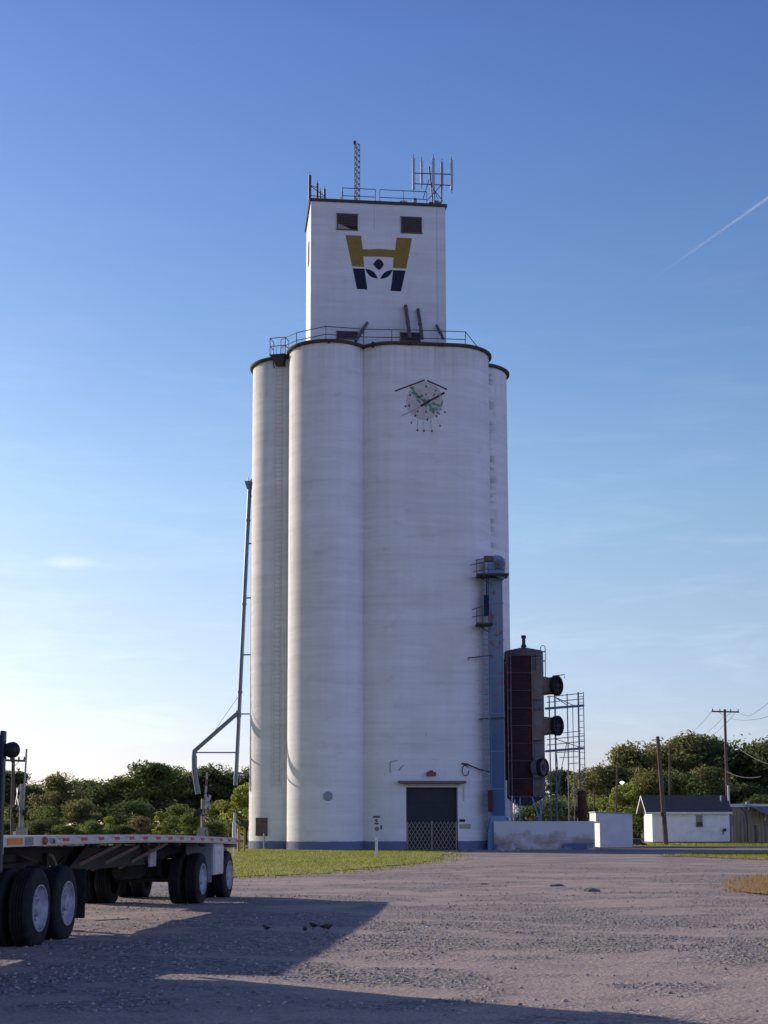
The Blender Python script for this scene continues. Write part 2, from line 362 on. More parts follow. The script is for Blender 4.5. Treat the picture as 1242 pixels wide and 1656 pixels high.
def lot_drift(x, y):
    wx, wy = x + 2.5 * vnoise(x * 0.25, y * 0.25, 51), y + 1.5 * vnoise(x * 0.3, y * 0.3, 52)
    d = 0.26 * vnoise(wx * 0.16, wy * 0.34, 53) + 0.38 * vnoise(wx * 0.45, wy * 0.8, 54) + 0.36 * vnoise(wx * 1.3, wy * 1.7, 55)
    d = np.clip((d - 0.30) / 0.48, 0, 0.9)
    t = y - 19 + 0.12 * x + 2.2 * np.sin(x * 0.16)              # packed pale lanes under the wheels
    for k in (-2.0, -0.2, 2.6, 4.4): d = d - 0.32 * np.exp(-((t - k) / 0.30) ** 2)
    t2 = (x - 1.5) - 0.42 * (y - 14)
    for k in (0.0, 1.8): d = d - 0.35 * np.exp(-((t2 - k) / 0.22) ** 2) * np.clip((34 - y) / 10, 0, 1)
    d = d + 0.35 * np.exp(-(((x - 5.5) / 2.6) ** 2 + ((y - 17.5) / 1.5) ** 2))   # heap of loose stone at lower right
    return np.clip(d, 0, 1)
def lot_height(x, y):
    h = 0.030 * vnoise(x * 0.28, y * 0.28, 1) + 0.020 * vnoise(x * 0.9 + 7, y * 1.1, 2) + 0.012 * vnoise(x * 2.3, y * 2.6, 3) + 0.006 * vnoise(x * 6, y * 6, 4)
    # faint wheel tracks swinging from the lower left to the right
    t = y - 19 + 0.12 * x + 2.2 * np.sin(x * 0.16)
    for k in (-2.0, -0.2, 2.6, 4.4): h = h - 0.014 * np.exp(-((t - k) / 0.22) ** 2)
    k = np.clip((y - 42) / 14, 0, 1); return h * 0.7 * (1 - 0.55 * k) + 0.014
def grid_sheet(name, xs, ys, hf, mat):
    X, Y = np.meshgrid(xs, ys); Z = hf(X, Y); V = np.stack([X, Y, Z], -1).reshape(-1, 3); nx, ny = len(xs), len(ys)
    i = np.arange(ny - 1)[:, None] * nx + np.arange(nx - 1)[None, :]
    Q = np.stack([i, i + 1, i + nx + 1, i + nx], -1).reshape(-1, 4)
    me = fast_mesh(name, V, Q, mat); me.shade_smooth(); a_ = me.attributes.new('drift', 'FLOAT', 'POINT'); a_.data.foreach_set('value', lot_drift(X, Y).astype(np.float32).ravel()); o = bpy.data.objects.new(name, me); C.objects.link(o); return o
ys = np.concatenate([np.arange(-12, 11, 0.5), np.arange(11, 30, 0.10), np.arange(30, 60, 0.22), np.arange(60, 99.5, 0.5)])
xs = np.concatenate([np.arange(-48, -10, 0.6), np.arange(-10, 11, 0.10), np.arange(11, 52, 0.5)])
tag(grid_sheet('gravel_lot', xs, ys, lot_height, GRAVEL), None, None, kind='structure')

# loose stones lying on the lot
def stones(name, n, sampler, smin, smax, mat):
    ico = bmesh.new(); bmesh.ops.create_icosphere(ico, subdivisions=1, radius=1); bv = np.array([v.co for v in ico.verts]); bf = np.array([[v.index for v in f.verts] for f in ico.faces]); ico.free()
    P = sampler(n); n = len(P)
    sc = (smin + (smax - smin) * RNG.random(n) ** 2.2)[:, None] * (0.6 + 0.8 * RNG.random((n, 3))) * np.array([1, 1, 0.65])
    jit = 1 + 0.30 * (RNG.random((n, len(bv), 1)) - 0.5)
    th = RNG.random(n) * 6.283; c, s = np.cos(th), np.sin(th)
    v = bv[None] * jit * sc[:, None, :]
    x = v[..., 0] * c[:, None] - v[..., 1] * s[:, None]; y = v[..., 0] * s[:, None] + v[..., 1] * c[:, None]
    V = np.stack([x, y, v[..., 2]], -1) + P[:, None, :]
    Q = (bf[None] + (np.arange(n) * len(bv))[:, None, None]).reshape(-1, 3)
    me = fast_mesh(name, V.reshape(-1, 3), Q, mat); o = bpy.data.objects.new(name, me); C.objects.link(o); return o
def island_mat(name, cols, rough=0.9, trans=0.0):
    m = bpy.data.materials.new(name); m.use_nodes = True; n, l = m.node_tree.nodes, m.node_tree.links
    b = n['Principled BSDF']; b.inputs['Roughness'].default_value = rough; b.inputs['Specular IOR Level'].default_value = 0.12
    g = n.new('ShaderNodeNewGeometry'); r = n.new('ShaderNodeValToRGB'); r.color_ramp.interpolation = 'LINEAR'
    while len(r.color_ramp.elements) < len(cols): r.color_ramp.elements.new(0.5)
    for i, c in enumerate(cols): e = r.color_ramp.elements[i]; e.position = i / (len(cols) - 1); e.color = (*c, 1)
    l.new(g.outputs['Random Per Island'], r.inputs['Fac']); l.new(r.outputs['Color'], b.inputs['Base Color'])
    if trans:
        t = n.new('ShaderNodeBsdfTranslucent'); l.new(r.outputs['Color'], t.inputs['Color'])
        x = n.new('ShaderNodeMixShader'); x.inputs['Fac'].default_value = trans
        l.new(b.outputs[0], x.inputs[1]); l.new(t.outputs[0], x.inputs[2]); l.new(x.outputs[0], n['Material Output'].inputs['Surface'])
    return m
STONE = island_mat('loose_stone', [(0.15, 0.14, 0.14), (0.26, 0.24, 0.235), (0.37, 0.33, 0.31), (0.48, 0.43, 0.41)])
def lot_sampler(n):
    D = 12.2 * (60 / 12.2) ** RNG.random(n * 3); x = (RNG.random(n * 3) - 0.5) * 2 * 0.30 * D
    keep = lot_drift(x, D) ** 2.0 + 0.02 > RNG.random(n * 3)
    x, D = x[keep][:n], D[keep][:n]; return np.stack([x, D, lot_height(x, D) + 0.006], -1)
tag(stones('gravel', 14000, lot_sampler, 0.005, 0.024, STONE), 'loose grey stones scattered over the gravel lot', 'gravel', kind='stuff')

# grass verges -------------------------------------------------
def verge(name, pts, z, mat, rag=0.5, seed=1):
    P = []; rr = random.Random(seed); n = len(pts)
    for i in range(n):
        a, b = Vector(pts[i]), Vector(pts[(i + 1) % n]); k = max(2, min(60, int((b - a).length / 0.9)))
        for j in range(k):
            p = a.lerp(b, j / k); P.append((p.x + rr.uniform(-rag, rag) * 0.5, p.y + rr.uniform(-rag, rag), z))
    mb = MB(); mb.v = [Vector(p) for p in P]; mb.f = [tuple(range(len(P)))]
    # a soft skirt down to the gravel
    return mb, P
def inside(x, y, P):
    c = np.zeros(len(x), bool); j = len(P) - 1
    for i in range(len(P)):
        xi, yi, xj, yj = P[i][0], P[i][1], P[j][0], P[j][1]
        if yi != yj:
            c ^= ((yi > y) != (yj > y)) & (x < (xj - xi) * (y - yi) / (yj - yi) + xi)
        j = i
    return c
GRASSG = pm('lawn_grass', (0.19, 0.25, 0.03), (0.37, 0.34, 0.08), 0.95, scale=0.5, detail=9, lo=0.35, hi=0.68)
BLADE = island_mat('grass_blade', [(0.11, 0.155, 0.02), (0.22, 0.26, 0.035), (0.32, 0.31, 0.07), (0.40, 0.34, 0.12)], trans=0.45)
STRAW = pm('dry_straw_ground', (0.34, 0.21, 0.085), (0.28, 0.20, 0.10), 0.95, scale=1.2, detail=8)
STRAWB = island_mat('straw_blade', [(0.27, 0.165, 0.06), (0.40, 0.26, 0.10), (0.34, 0.26, 0.13)], trans=0.35)
def tufts(name, n, P, z, h0, h1, w, mat, dist_pow=1.0, edge=0.0):
    xs_ = [p[0] for p in P]; ys_ = [p[1] for p in P]; x0, x1, y0, y1 = max(min(xs_) - edge, -16), min(max(xs_) + edge, 40), min(ys_) - edge, max(ys_) + edge
    x = x0 + (x1 - x0) * RNG.random(n * 4); y = y0 + (y1 - y0) * RNG.random(n * 4) ** dist_pow
    jx, jy = (RNG.random(n * 4) - 0.5) * 2 * edge, (RNG.random(n * 4) - 0.5) * 2 * edge
    k = inside(x + jx, y + jy, P) & (vnoise(x * 0.7, y * 0.7, 31) + 0.7 * RNG.random(n * 4) > 0.5); x, y = x[k][:n], y[k][:n]; n = len(x)
    th = RNG.random(n) * 6.283; h = h0 + (h1 - h0) * RNG.random(n); lean = (RNG.random((n, 2)) - 0.5) * 1.2 * h[:, None]
    a = np.stack([x - np.cos(th) * w, y - np.sin(th) * w, np.full(n, z - 0.02)], -1); b = np.stack([x + np.cos(th) * w, y + np.sin(th) * w, np.full(n, z - 0.02)], -1)
    c = np.stack([x + lean[:, 0], y + lean[:, 1], z + h], -1)
    V = np.stack([a, b, c], 1).reshape(-1, 3); Q = np.arange(n * 3).reshape(-1, 3)
    me = fast_mesh(name, V, Q, mat); o = bpy.data.objects.new(name, me); C.objects.link(o); return o
g_pts = [G(300, 1423), G(378, 1420), G(470, 1416), G(540, 1412), G(640, 1401), G(700, 1392), G(722, 1385), G(700, 1378.5), Vector((3.1, 96.2, 0)), Vector((-3, 99.5, 0)), Vector((-12, 101.5, 0)), Vector((-30, 100, 0)), Vector((-60, 96, 0)), Vector((-60, 60, 0)), Vector((-20, 50, 0))]
mb, GP = verge('lawn', [p.to_2d() for p in g_pts], 0.052, GRASSG, 1.1)
tag(mb.build('grass_verge', GRASSG, smooth=0), None, None, kind='structure')
tag(tufts('grass', 52000, GP, 0.052, 0.015, 0.075, 0.024, BLADE, 1.3, 1.6), 'short green and yellowing grass in front of the grain elevator', 'grass', kind='stuff')
d_pts = [G(1172, 1441), G(1190, 1430), G(1225, 1421), G(1300, 1412), G(1420, 1420), G(1400, 1470), G(1250, 1453), G(1200, 1448)]
mb, DP = verge('dry', [p.to_2d() for p in d_pts], 0.085, STRAW, 0.25, 2)
tag(mb.build('dry_ground', STRAW, smooth=0), None, None, kind='structure')
tag(tufts('dry_grass', 9000, DP, 0.085, 0.02, 0.075, 0.014, STRAWB, 1, 0.5), 'orange brown dry grass at the right edge of the lot', 'grass', kind='stuff')
s_pts = [G(1070, 1386), G(1130, 1380), G(1300, 1379), G(1420, 1383), G(1400, 1392), G(1240, 1392), G(1150, 1388)]
mb, SP = verge('strip', [p.to_2d() for p in s_pts], 0.052, GRASSG, 0.6, 3)
tag(mb.build('grass_island', pm('yellowed_grass', (0.20, 0.17, 0.055), (0.34, 0.26, 0.13), 0.95, scale=0.5, detail=9), smooth=0), None, None, kind='structure')
tag(tufts('island_grass', 7000, SP, 0.052, 0.03, 0.09, 0.025, BLADE, 1, 0.6), 'yellowed short grass beside the road on the right', 'grass', kind='stuff')
# road across the right, and the mown strip beyond it
rm = MB(); rm.box((75, 105.5, -0.02), (122, 9.0, 0.09)); tag(rm.build('road', pm('asphalt', (0.05, 0.05, 0.055), (0.075, 0.07, 0.07), 0.9, scale=2, bump=0.2), smooth=0), None, None, kind='structure')
rm = MB(); rm.box((90, 124, -0.02), (150, 27, 0.07)); tag(rm.build('mown_grass', GRASSG, smooth=0), None, None, kind='structure')
MP = [(14, 111), (60, 111), (60, 135), (14, 135)]
tag(tufts('mown_grass_blades', 9000, MP, 0.015, 0.05, 0.16, 0.03, BLADE, 1, 0.3), 'strip of green grass in front of the small white house', 'grass', kind='stuff')

# ------------------------------------------------------------------ GRAIN ELEVATOR
A = rad(6.5); U = Vector((math.cos(A), math.sin(A), 0)); V_ = Vector((-math.sin(A), math.cos(A), 0)); RA = Matrix.Rotation(A, 3, 'Z')
D0 = G(528, 1376).y; R = 2.73
C1 = at(528, 1376, D0); C1.z = 0; C1 = C1 + Vector((0, R, 0))
def ux(k, v=0, z=0): return C1 + U * k + V_ * v + Vector((0, 0, z))
ZT = at(530, 545.5, D0 - 0.22).z - 0.28
K2a, K2b = 4.38, 8.35
def rear(pxs, py, pxc):
    q = G(pxs, py, ZT + 0.28); yc = q.y + R + 0.22; c = at(pxc, 590, yc); c.z = 0; return c
CBL = rear(462, 572.5, 471.5); CBR = rear(775, 583, 757.5)
elev = thing('grain_elevator', 'tall white concrete grain elevator with a square headhouse and clustered silo tubes', 'grain elevator', (C1.x, C1.y, 0))
def tube_wall(name, c, mat, r=R, n=96):
    mb = MB(); zs = [-0.2] + [ZT * k / 12 for k in range(1, 13)]
    mb.lathe([(r, z) for z in zs], c, n); return mb.build(name, mat, elev, smooth=40)
def rim(parent, c, r=R):
    mb = MB(); mb.lathe([(r - 0.06, ZT + 0.002), (r + 0.18, ZT + 0.002), (r + 0.22, ZT + 0.05), (r + 0.22, ZT + 0.16), (r + 0.17, ZT + 0.20), (0.01, ZT + 0.22)], c, 96)
    return mb.build('roof_rim', RIM, parent, smooth=40)
t1 = tube_wall('silo_tube', C1, WHITE); rim(t1, C1)
t3 = tube_wall('silo_tube', CBL, WHITE, R); rim(t3, CBL)
t4 = tube_wall('silo_tube', CBR, WHITE_ST, R); rim(t4, CBR)
# stadium-shaped bay with the drive-in doorway cut through it
FN = -V_                                                     # outward normal of the front
FP = ux(K2a, -R)                                             # point on the flat front wall
def fk(px, py): q = onplane(px, py, FP, FN); return (q - C1).dot(U), q.z
dk0, _ = fk(657, 1320); dk1, _ = fk(740.5, 1320); _, dz1 = fk(698, 1273)
prof = []
for i in range(41): t = math.pi * (0.5 + i / 40); prof.append((K2a + R * math.cos(t), R * math.sin(t)))            # left half, back to front
prof = prof[::-1] if prof[0][1] < 0 else prof
ks = sorted(set([K2a + (K2b - K2a) * i / 16 for i in range(1, 16)] + [dk0]))
front = [(k, -R) for k in ks if k < K2b]
right = []
for i in range(41):
    t = -math.pi / 2 + math.pi * i / 40; right.append((K2b + R * math.cos(t), R * math.sin(t)))
prof = prof + front + right
# put a profile vertex exactly at the right jamb
best = min(range(len(prof)), key=lambda i: abs(prof[i][0] - dk1) + (0 if prof[i][1] < 0 else 99))
prof[best] = (dk1, -math.sqrt(max(0, R * R - max(0, dk1 - K2b) ** 2)))
zs = [-0.2, 0.0, dz1] + [dz1 + (ZT - dz1) * k / 10 for k in range(1, 11)]
mb = MB(); n = len(prof)
for z in zs:
    for k, v in prof: mb.v.append(ux(k, v, z))
for j in range(len(zs) - 1):
    for i in range(n):
        a, b = prof[i], prof[(i + 1) % n]
        if j <= 1 and a[1] < 0 and b[1] < 0 and min(a[0], b[0]) >= dk0 - 1e-4 and max(a[0], b[0]) <= dk1 + 1e-4: continue
        i2 = (i + 1) % n; mb.f.append((j * n + i, j * n + i2, (j + 1) * n + i2, (j + 1) * n + i))
# jambs and head of the opening
jd = 0.45
for k in (dk0, dk1):
    v0 = -R if k < K2b else -math.sqrt(R * R - (k - K2b) ** 2)
    mb.add([ux(k, v0, -0.2), ux(k, v0 + jd, -0.2), ux(k, v0 + jd, dz1), ux(k, v0, dz1)], [(0, 1, 2, 3)])
mb.add([ux(dk0, -R, dz1), ux(dk1, -R + 0.08, dz1), ux(dk1, -R + jd, dz1), ux(dk0, -R + jd, dz1)], [(0, 1, 2, 3)])
t2 = mb.build('silo_bay', WHITE, elev, smooth=40)
mb = MB(); o_ = []
for rr, z in ((-0.06, ZT + 0.002), (0.18, ZT + 0.002), (0.22, ZT + 0.05), (0.22, ZT + 0.16), (0.17, ZT + 0.20)):
    for k, v in prof:
        cx = min(max(k, K2a), K2b); d = Vector((k - cx, v)); d.normalize(); mb.v.append(ux(k + d.x * rr, v + d.y * rr, z))
for j in range(4):
    for i in range(n): mb.f.append((j * n + i, j * n + (i + 1) % n, (j + 1) * n + (i + 1) % n, (j + 1) * n + i))
mb.f.append(tuple(4 * n + i for i in range(n)))
mb.build('roof_rim', RIM, t2, smooth=40)
# inner mass behind the tubes so nothing shows between them
mb = MB(); cc = (C1 + ux(K2b)) / 2 + V_ * 3.1; mb.box(cc + Vector((0, 0, ZT / 2)), (9.2, 6.4, ZT - 0.1), A)
core = mb.build('core_wall', WHITE_HH, elev, smooth=0)
mb = MB(); mb.box(cc + Vector((0, 0, ZT + 0.10)), (10.4, 6.6, 0.17), A); mb.build('roof_slab', RIM, elev, smooth=0)
# door
mb = MB(); mb.box(ux((dk0 + dk1) / 2, -R + jd + 0.05, dz1 / 2), (dk1 - dk0 + 0.3, 0.08, dz1 + 0.3), A)
for k in range(14): mb.box(ux((dk0 + dk1) / 2, -R + jd - 0.005, dz1 * (k + 0.5) / 14), (dk1 - dk0, 0.04, 0.03), A)
door = mb.build('door', pm('dark_green_door', (0.018, 0.026, 0.034), (0.028, 0.034, 0.040), 0.6, scale=1.2), elev, smooth=0)
# folding lattice gate across the lower half of the doorway
_, gz = fk(698, 1329); gate = MB(); mid = (dk0 + dk1) / 2
for k in (dk0 + 0.08, mid, dk1 - 0.08):
    gate.bar(ux(k, -R + 0.16, 0.02), ux(k, -R + 0.16, gz + (0.06 if k == mid else 0)), 0.08)
gate.build('gate_post', pm('gate_steel', (0.34, 0.30, 0.24), (0.26, 0.22, 0.18), 0.6, 0.3), elev, smooth=0)
for s0, s1 in ((dk0 + 0.10, mid - 0.06), (mid + 0.06, dk1 - 0.10)):
    mbg = MB(); nb = 6; w = (s1 - s0) / nb
    for i in range(-3, nb):
        for sg, vv in ((1, 0.13), (-1, 0.17)):
            ka, kb = s0 + i * w, s0 + (i + 4) * w; za, zb = 0.08, gz
            c0, c1_ = max(ka, s0), min(kb, s1)
            if c1_ - c0 < 0.05: continue
            f0, f1 = (c0 - ka) / (kb - ka), (c1_ - ka) / (kb - ka)
            z0, z1 = za + (zb - za) * f0, za + (zb - za) * f1
            if sg < 0: z0, z1 = zb - (z0 - za), zb - (z1 - za)
            if i % 2 == 0 or True: mbg.bar(ux(c0, -R + vv, z0), ux(c1_, -R + vv, z1), 0.034, 0.034)
    mbg.build('lattice_gate', pm('gate_steel', (0.5, 0.46, 0.4)), elev, smooth=0)
# canopy beam, light box, conduits and small plates round the door
def wallbox(px0, px1, py0, py1, t=0.06, out=0.0):
    k0, z1 = fk(px0, py0); k1, z0 = fk(px1, py1); km = (k0 + k1) / 2
    dv = max(0, km - K2b); v = -R if dv <= 0 else -math.sqrt(max(0.1, R * R - dv * dv))
    return ux(km, v - t / 2 - out, (z0 + z1) / 2), (abs(k1 - k0), t, abs(z1 - z0))
mb = MB(); c_, s_ = wallbox(644, 752, 1263, 1267, 0.55); mb.box(c_, s_, A); mb.build('canopy_slab', pm('brown_canopy', (0.16, 0.10, 0.09), (0.22, 0.15, 0.12), 0.8), elev, smooth=0)
mb = MB(); c_, s_ = wallbox(652, 744, 1267.5, 1271, 0.12); mb.box(c_, s_, A); mb.build('lintel', pm('pale_lintel', (0.5, 0.47, 0.42)), elev, smooth=0)
mb = MB(); c_, s_ = wallbox(690, 704, 1248.5, 1255, 0.28); mb.box(c_, s_, A); mb.box(c_ + Vector((0, 0, s_[2] / 2 + 0.05)), (0.2, 0.16, 0.1), A); mb.build('door_lamp', pm('red_brown_lamp', (0.13, 0.05, 0.045), (0.2, 0.09, 0.07), 0.5), elev, smooth=0)
mb = MB(); c_, s_ = wallbox(743, 752, 1325, 1329, 0.03); mb.box(c_, s_, A); mb.build('sign_plate', NAVY, elev, smooth=0)
mb = MB(); c_, s_ = wallbox(743, 761, 1333, 1340, 0.03); mb.box(c_, s_, A); sp_ = mb.build('sign_plate', pm('faded_yellow_sign', (0.42, 0.38, 0.20), (0.34, 0.30, 0.18)), elev, smooth=0); sp_['label'] = 'faded yellow sign plate'
mb = MB(); c_, s_ = wallbox(753, 761, 1332.6, 1334.2, 0.05); mb.box(c_, s_, A); mb.build('sign_strip', NAVY, sp_, smooth=0)
def wp(px, py, out=0.04):
    k, z = fk(px, py); dv = max(0, k - K2b); v = -R if dv <= 0 else -math.sqrt(max(0.05, R * R - dv * dv)); return ux(k, v - out, z)
mb = MB()
mb.path([wp(631, 1250), wp(631, 1234), wp(633, 1231), wp(643, 1230)], 0.022)
mb.path([wp(645, 1246), wp(650, 1239), wp(653, 1238)], 0.03)
mb.path([wp(750, 1271), wp(750, 1295)], 0.02)
mb.build('conduit', pm('dull_conduit', (0.34, 0.32, 0.31)), elev)
mb = MB(); loop = [wp(752.5 + 5.5 * math.cos(t), 1246 + 8.5 * math.sin(t), 0.12 + 0.05 * math.sin(t)) for t in [i * 2 * math.pi / 20 for i in range(19)]]
mb.path(loop, 0.028); mb.path([wp(746, 1235, 0.1), wp(757, 1236, 0.2)], 0.05); mb.path([wp(757, 1237, 0.2), wp(775, 1244, 0.3), at(794, 1249, D0 + 1.5)], 0.04)
mb.build('hanging_cable', BLACKP, elev)
# faint round hatch on the left tube, dark hatch on the rear left tube
def on_cyl(px, py, c, r=R, out=0.0):
    d = ray(px, py); o = Vector((0, 0, EYE)); dx, dy = d.x, d.y; ox, oy = -c.x, -c.y
    a = dx * dx + dy * dy; b = 2 * (ox * dx + oy * dy); cc_ = ox * ox + oy * oy - (r + out) ** 2; q = max(0, b * b - 4 * a * cc_)
    return o + d * ((-b - math.sqrt(q)) / (2 * a))
h = on_cyl(530.5, 1287.5, C1); nrm = Vector((h.x - C1.x, h.y - C1.y, 0)).normalized(); M = nrm.to_track_quat('Z', 'Y').to_matrix()
mb = MB(); mb.lathe([(0.30, -0.1), (0.30, 0.05), (0.26, 0.07), (0.25, 0.05), (0.01, 0.05)], h, 24, M); mb.build('round_hatch', pm('grey_green_hatch', (0.22, 0.26, 0.28), (0.30, 0.32, 0.33), 0.6), elev)
h = on_cyl(423.5, 1337, CBL); nrm = Vector((h.x - CBL.x, h.y - CBL.y, 0)).normalized(); ang = math.atan2(nrm.y, nrm.x) + math.pi / 2
mb = MB(); mb.box(h, (0.95, 0.22, 1.2), ang); hb = mb.build('hatch_door', pm('brown_hatch', (0.10, 0.075, 0.07), (0.15, 0.11, 0.10), 0.8), elev, smooth=0)
mb = MB(); mb.box(h + nrm * 0.115, (0.03, 0.03, 1.1), ang); mb.box(h + nrm * 0.115 + Vector((0, 0, 0.2)), (0.9, 0.03, 0.04), ang); mb.build('hatch_strap', RUST, hb, smooth=0)
# ladder up the rear left tube
mb = MB(); lt = on_cyl(452, 720, CBL); nrm = Vector((lt.x - CBL.x, lt.y - CBL.y, 0)).normalized(); tang = Vector((-nrm.y, nrm.x, 0))
lb = CBL + nrm * (R + 0.12)
zl0 = 4.2
for s in (-0.24, 0.24): mb.bar(lb + tang * s + Vector((0, 0, zl0)), lb + tang * s + Vector((0, 0, ZT + 0.9)), 0.04)
z = zl0 + 0.1
while z < ZT + 0.6: mb.bar(lb - tang * 0.24 + Vector((0, 0, z)), lb + tang * 0.24 + Vector((0, 0, z)), 0.026); z += 0.31
for k in range(9): mb.bar(lb + tang * 0.24 + Vector((0, 0, zl0 + 0.5 + k * 3.6)), lb + tang * 0.24 - nrm * 0.14 + Vector((0, 0, zl0 + 0.5 + k * 3.6)), 0.04)
mb.build('ladder', pm('pale_ladder_steel', (0.60, 0.58, 0.57), (0.42, 0.38, 0.36), 0.6, 0.2), elev, smooth=0)
# drain stubs under the rim
mb = MB()
for px, py in ((532, 553), (603, 556), (662, 556), (714, 558)):
    q = at(px, py, D0 + (0.15 if px < 560 else (px - 528) / 23 * math.sin(A))); mb.tube(q + Vector((0, 1.0, 0.02)), q + Vector((0, -0.28, -0.05)), 0.11, n=10)
mb.build('drain_spout', BLACKP, elev)

# headhouse
HD = D0 + R
hl = at(503, 325, HD); hr = at(720, 335, HD + 9.5 * math.sin(A))
HZ = hl.z; HW = (Vector((hr.x, hr.y, 0)) - Vector((hl.x, hl.y, 0))).length
HL = Vector((hl.x, hl.y, 0)); HDp = 5.3
hc = HL + U * HW / 2 + V_ * HDp / 2
mb = MB(); mb.box(hc + Vector((0, 0, (ZT + 0.2 + HZ) / 2)), (HW, HDp, HZ - ZT - 0.2), A)
hh = mb.build('headhouse', WHITE_HH, elev, smooth=0)
mb = MB(); mb.box(hc + Vector((0, 0, HZ + 0.09)), (HW + 0.24, HDp + 0.24, 0.18), A); mb.build('coping', RIM, hh, smooth=0)
mb = MB(); mb.box(hc + Vector((0, 0, HZ + 0.21)), (HW - 0.6, HDp - 0.6, 0.06), A); mb.build('roof_deck', pm('grey_roofing', (0.16, 0.15, 0.15), (0.22, 0.2, 0.2)), hh, smooth=0)
def hp(px, py, out=0.0): return onplane(px, py, HL, FN) + FN * out
def zoomp(x, y, out=0.0): return hp(480 + x / 4.777, 300 + y / 4.777, out)
# pilaster seams and corner strip
mb = MB()
for px in (605, 706):
    p0, p1 = hp(px, 338, 0.0), hp(px, 545, 0.0); p0.z = HZ - 0.05; p1.z = ZT + 0.3; p1.x, p1.y = p0.x, p0.y; p0 += V_ * 0.011; p1 += V_ * 0.011; mb.bar(p0, p1, 0.05, 0.03) if px > 700 else mb.bar(p0, p0.lerp(p1, 0.17), 0.05, 0.03)
mb.build('wall_seam', pm('seam_paint', (0.62, 0.6, 0.6)), hh, smooth=0)
# louvred openings
def louvre(x0, y0, x1, y1, broken=False):
    a, b, c, d = zoomp(x0, y0), zoomp(x1, y0), zoomp(x1, y1), zoomp(x0, y1)
    k0, k1 = (a - HL).dot(U), (b - HL).dot(U); z1, z0 = (a.z + b.z) / 2, (c.z + d.z) / 2
    P = lambda k, z, v=0.0: HL + U * k - V_ * v + Vector((0, 0, z))
    mb = MB(); w, hgt = k1 - k0, z1 - z0
    mb.box(P((k0 + k1) / 2, z1, 0.03), (w + 0.12, 0.10, 0.06), A); mb.box(P((k0 + k1) / 2, z0, 0.03), (w + 0.12, 0.12, 0.06), A)
    mb.box(P(k0, (z0 + z1) / 2, 0.03), (0.06, 0.10, hgt - 0.06), A); mb.box(P(k1, (z0 + z1) / 2, 0.03), (0.06, 0.10, hgt - 0.06), A)
    fr = mb.build('window', pm('louvre_frame', (0.10, 0.10, 0.10), (0.16, 0.14, 0.12)), hh, smooth=0)
    mb = MB(); mb.box(P((k0 + k1) / 2, (z0 + z1) / 2, 0.004), (w - 0.06, 0.02, hgt - 0.06), A); mb.build('opening', pm('dark_opening', (0.02, 0.02, 0.022)), fr, smooth=0)
    mb = MB(); nsl = 8; Mt = RA @ Matrix.Rotation(rad(40), 3, 'X')
    for i in range(nsl):
        z = z0 + hgt * (i + 0.5) / nsl
        if broken and i < 2: continue
        mb.box(P((k0 + k1) / 2, z, 0.035), (w - 0.06, 0.02, 0.11), M=Mt)
    mb.build('slat', pm('louvre_slat', (0.085, 0.08, 0.09), (0.13, 0.11, 0.11)), fr, smooth=0)
    if broken:
        mb = MB(); mb.prism([P(k0 + 0.04, z0 + 0.05, 0.04), P(k1 - 0.45, z0 + 0.05, 0.04), P(k0 + 0.04, z0 + 0.42, 0.04)], FN * 0.02); mb.build('torn_board', pm('torn_board', (0.42, 0.32, 0.27), (0.33, 0.26, 0.22)), fr, smooth=0)
louvre(312, 222, 468, 343, True); louvre(807, 247, 962, 368)
louvre(310, 1130, 470, 1185); louvre(800, 1140, 950, 1200)
# left side window
mb = MB(); q = HL + V_ * 2.2 + Vector((0, 0, HZ - 3.0)); mb.box(q - U * 0.0, (0.10, 1.0, 1.5), A); mb.build('side_window', pm('dark_opening', (0.02, 0.02, 0.022)), hh, smooth=0)
# painted mark: a gold and navy letter H with a wheat-germ motif
def lens(a, b, bul, n=8):
    a, b = Vector(a), Vector(b); d = b - a; nn = Vector((-d.y, d.x)).normalized(); out = []
    for i in range(n + 1): t = i / n; out.append(a + d * t + nn * bul * math.sin(math.pi * t))
    for i in range(1, n): t = 1 - i / n; out.append(a + d * t - nn * bul * math.sin(math.pi * t))
    return out
def paint(name, polys, mat, parent, conv, th=0.012):
    mb = MB()
    for p in polys: mb.prism([conv(x, y) for x, y in p], FN * th)
    return mb.build(name, mat, parent, smooth=0)
zc = lambda x, y: zoomp(x, y, 0.001)
paint('emblem_gold', [[(375, 383), (497, 388), (509, 492), (560, 494), (640, 490), (700, 495), (759, 499), (770, 402), (890, 408), (845, 642), (742, 636), (748, 556), (640, 550), (513, 548), (520, 628), (428, 625)]], GOLD, hh, zc)
paint('emblem_navy', [[(432, 640), (523, 643), (545, 803), (465, 800)], [(745, 654), (840, 658), (805, 818), (724, 814)],
      [(633, 565), (655, 580), (673, 610), (658, 635), (635, 655), (608, 632), (590, 608), (610, 580)], lens((528, 643), (626, 720), 21), lens((742, 652), (643, 722), 21)], NAVY, hh, zc)
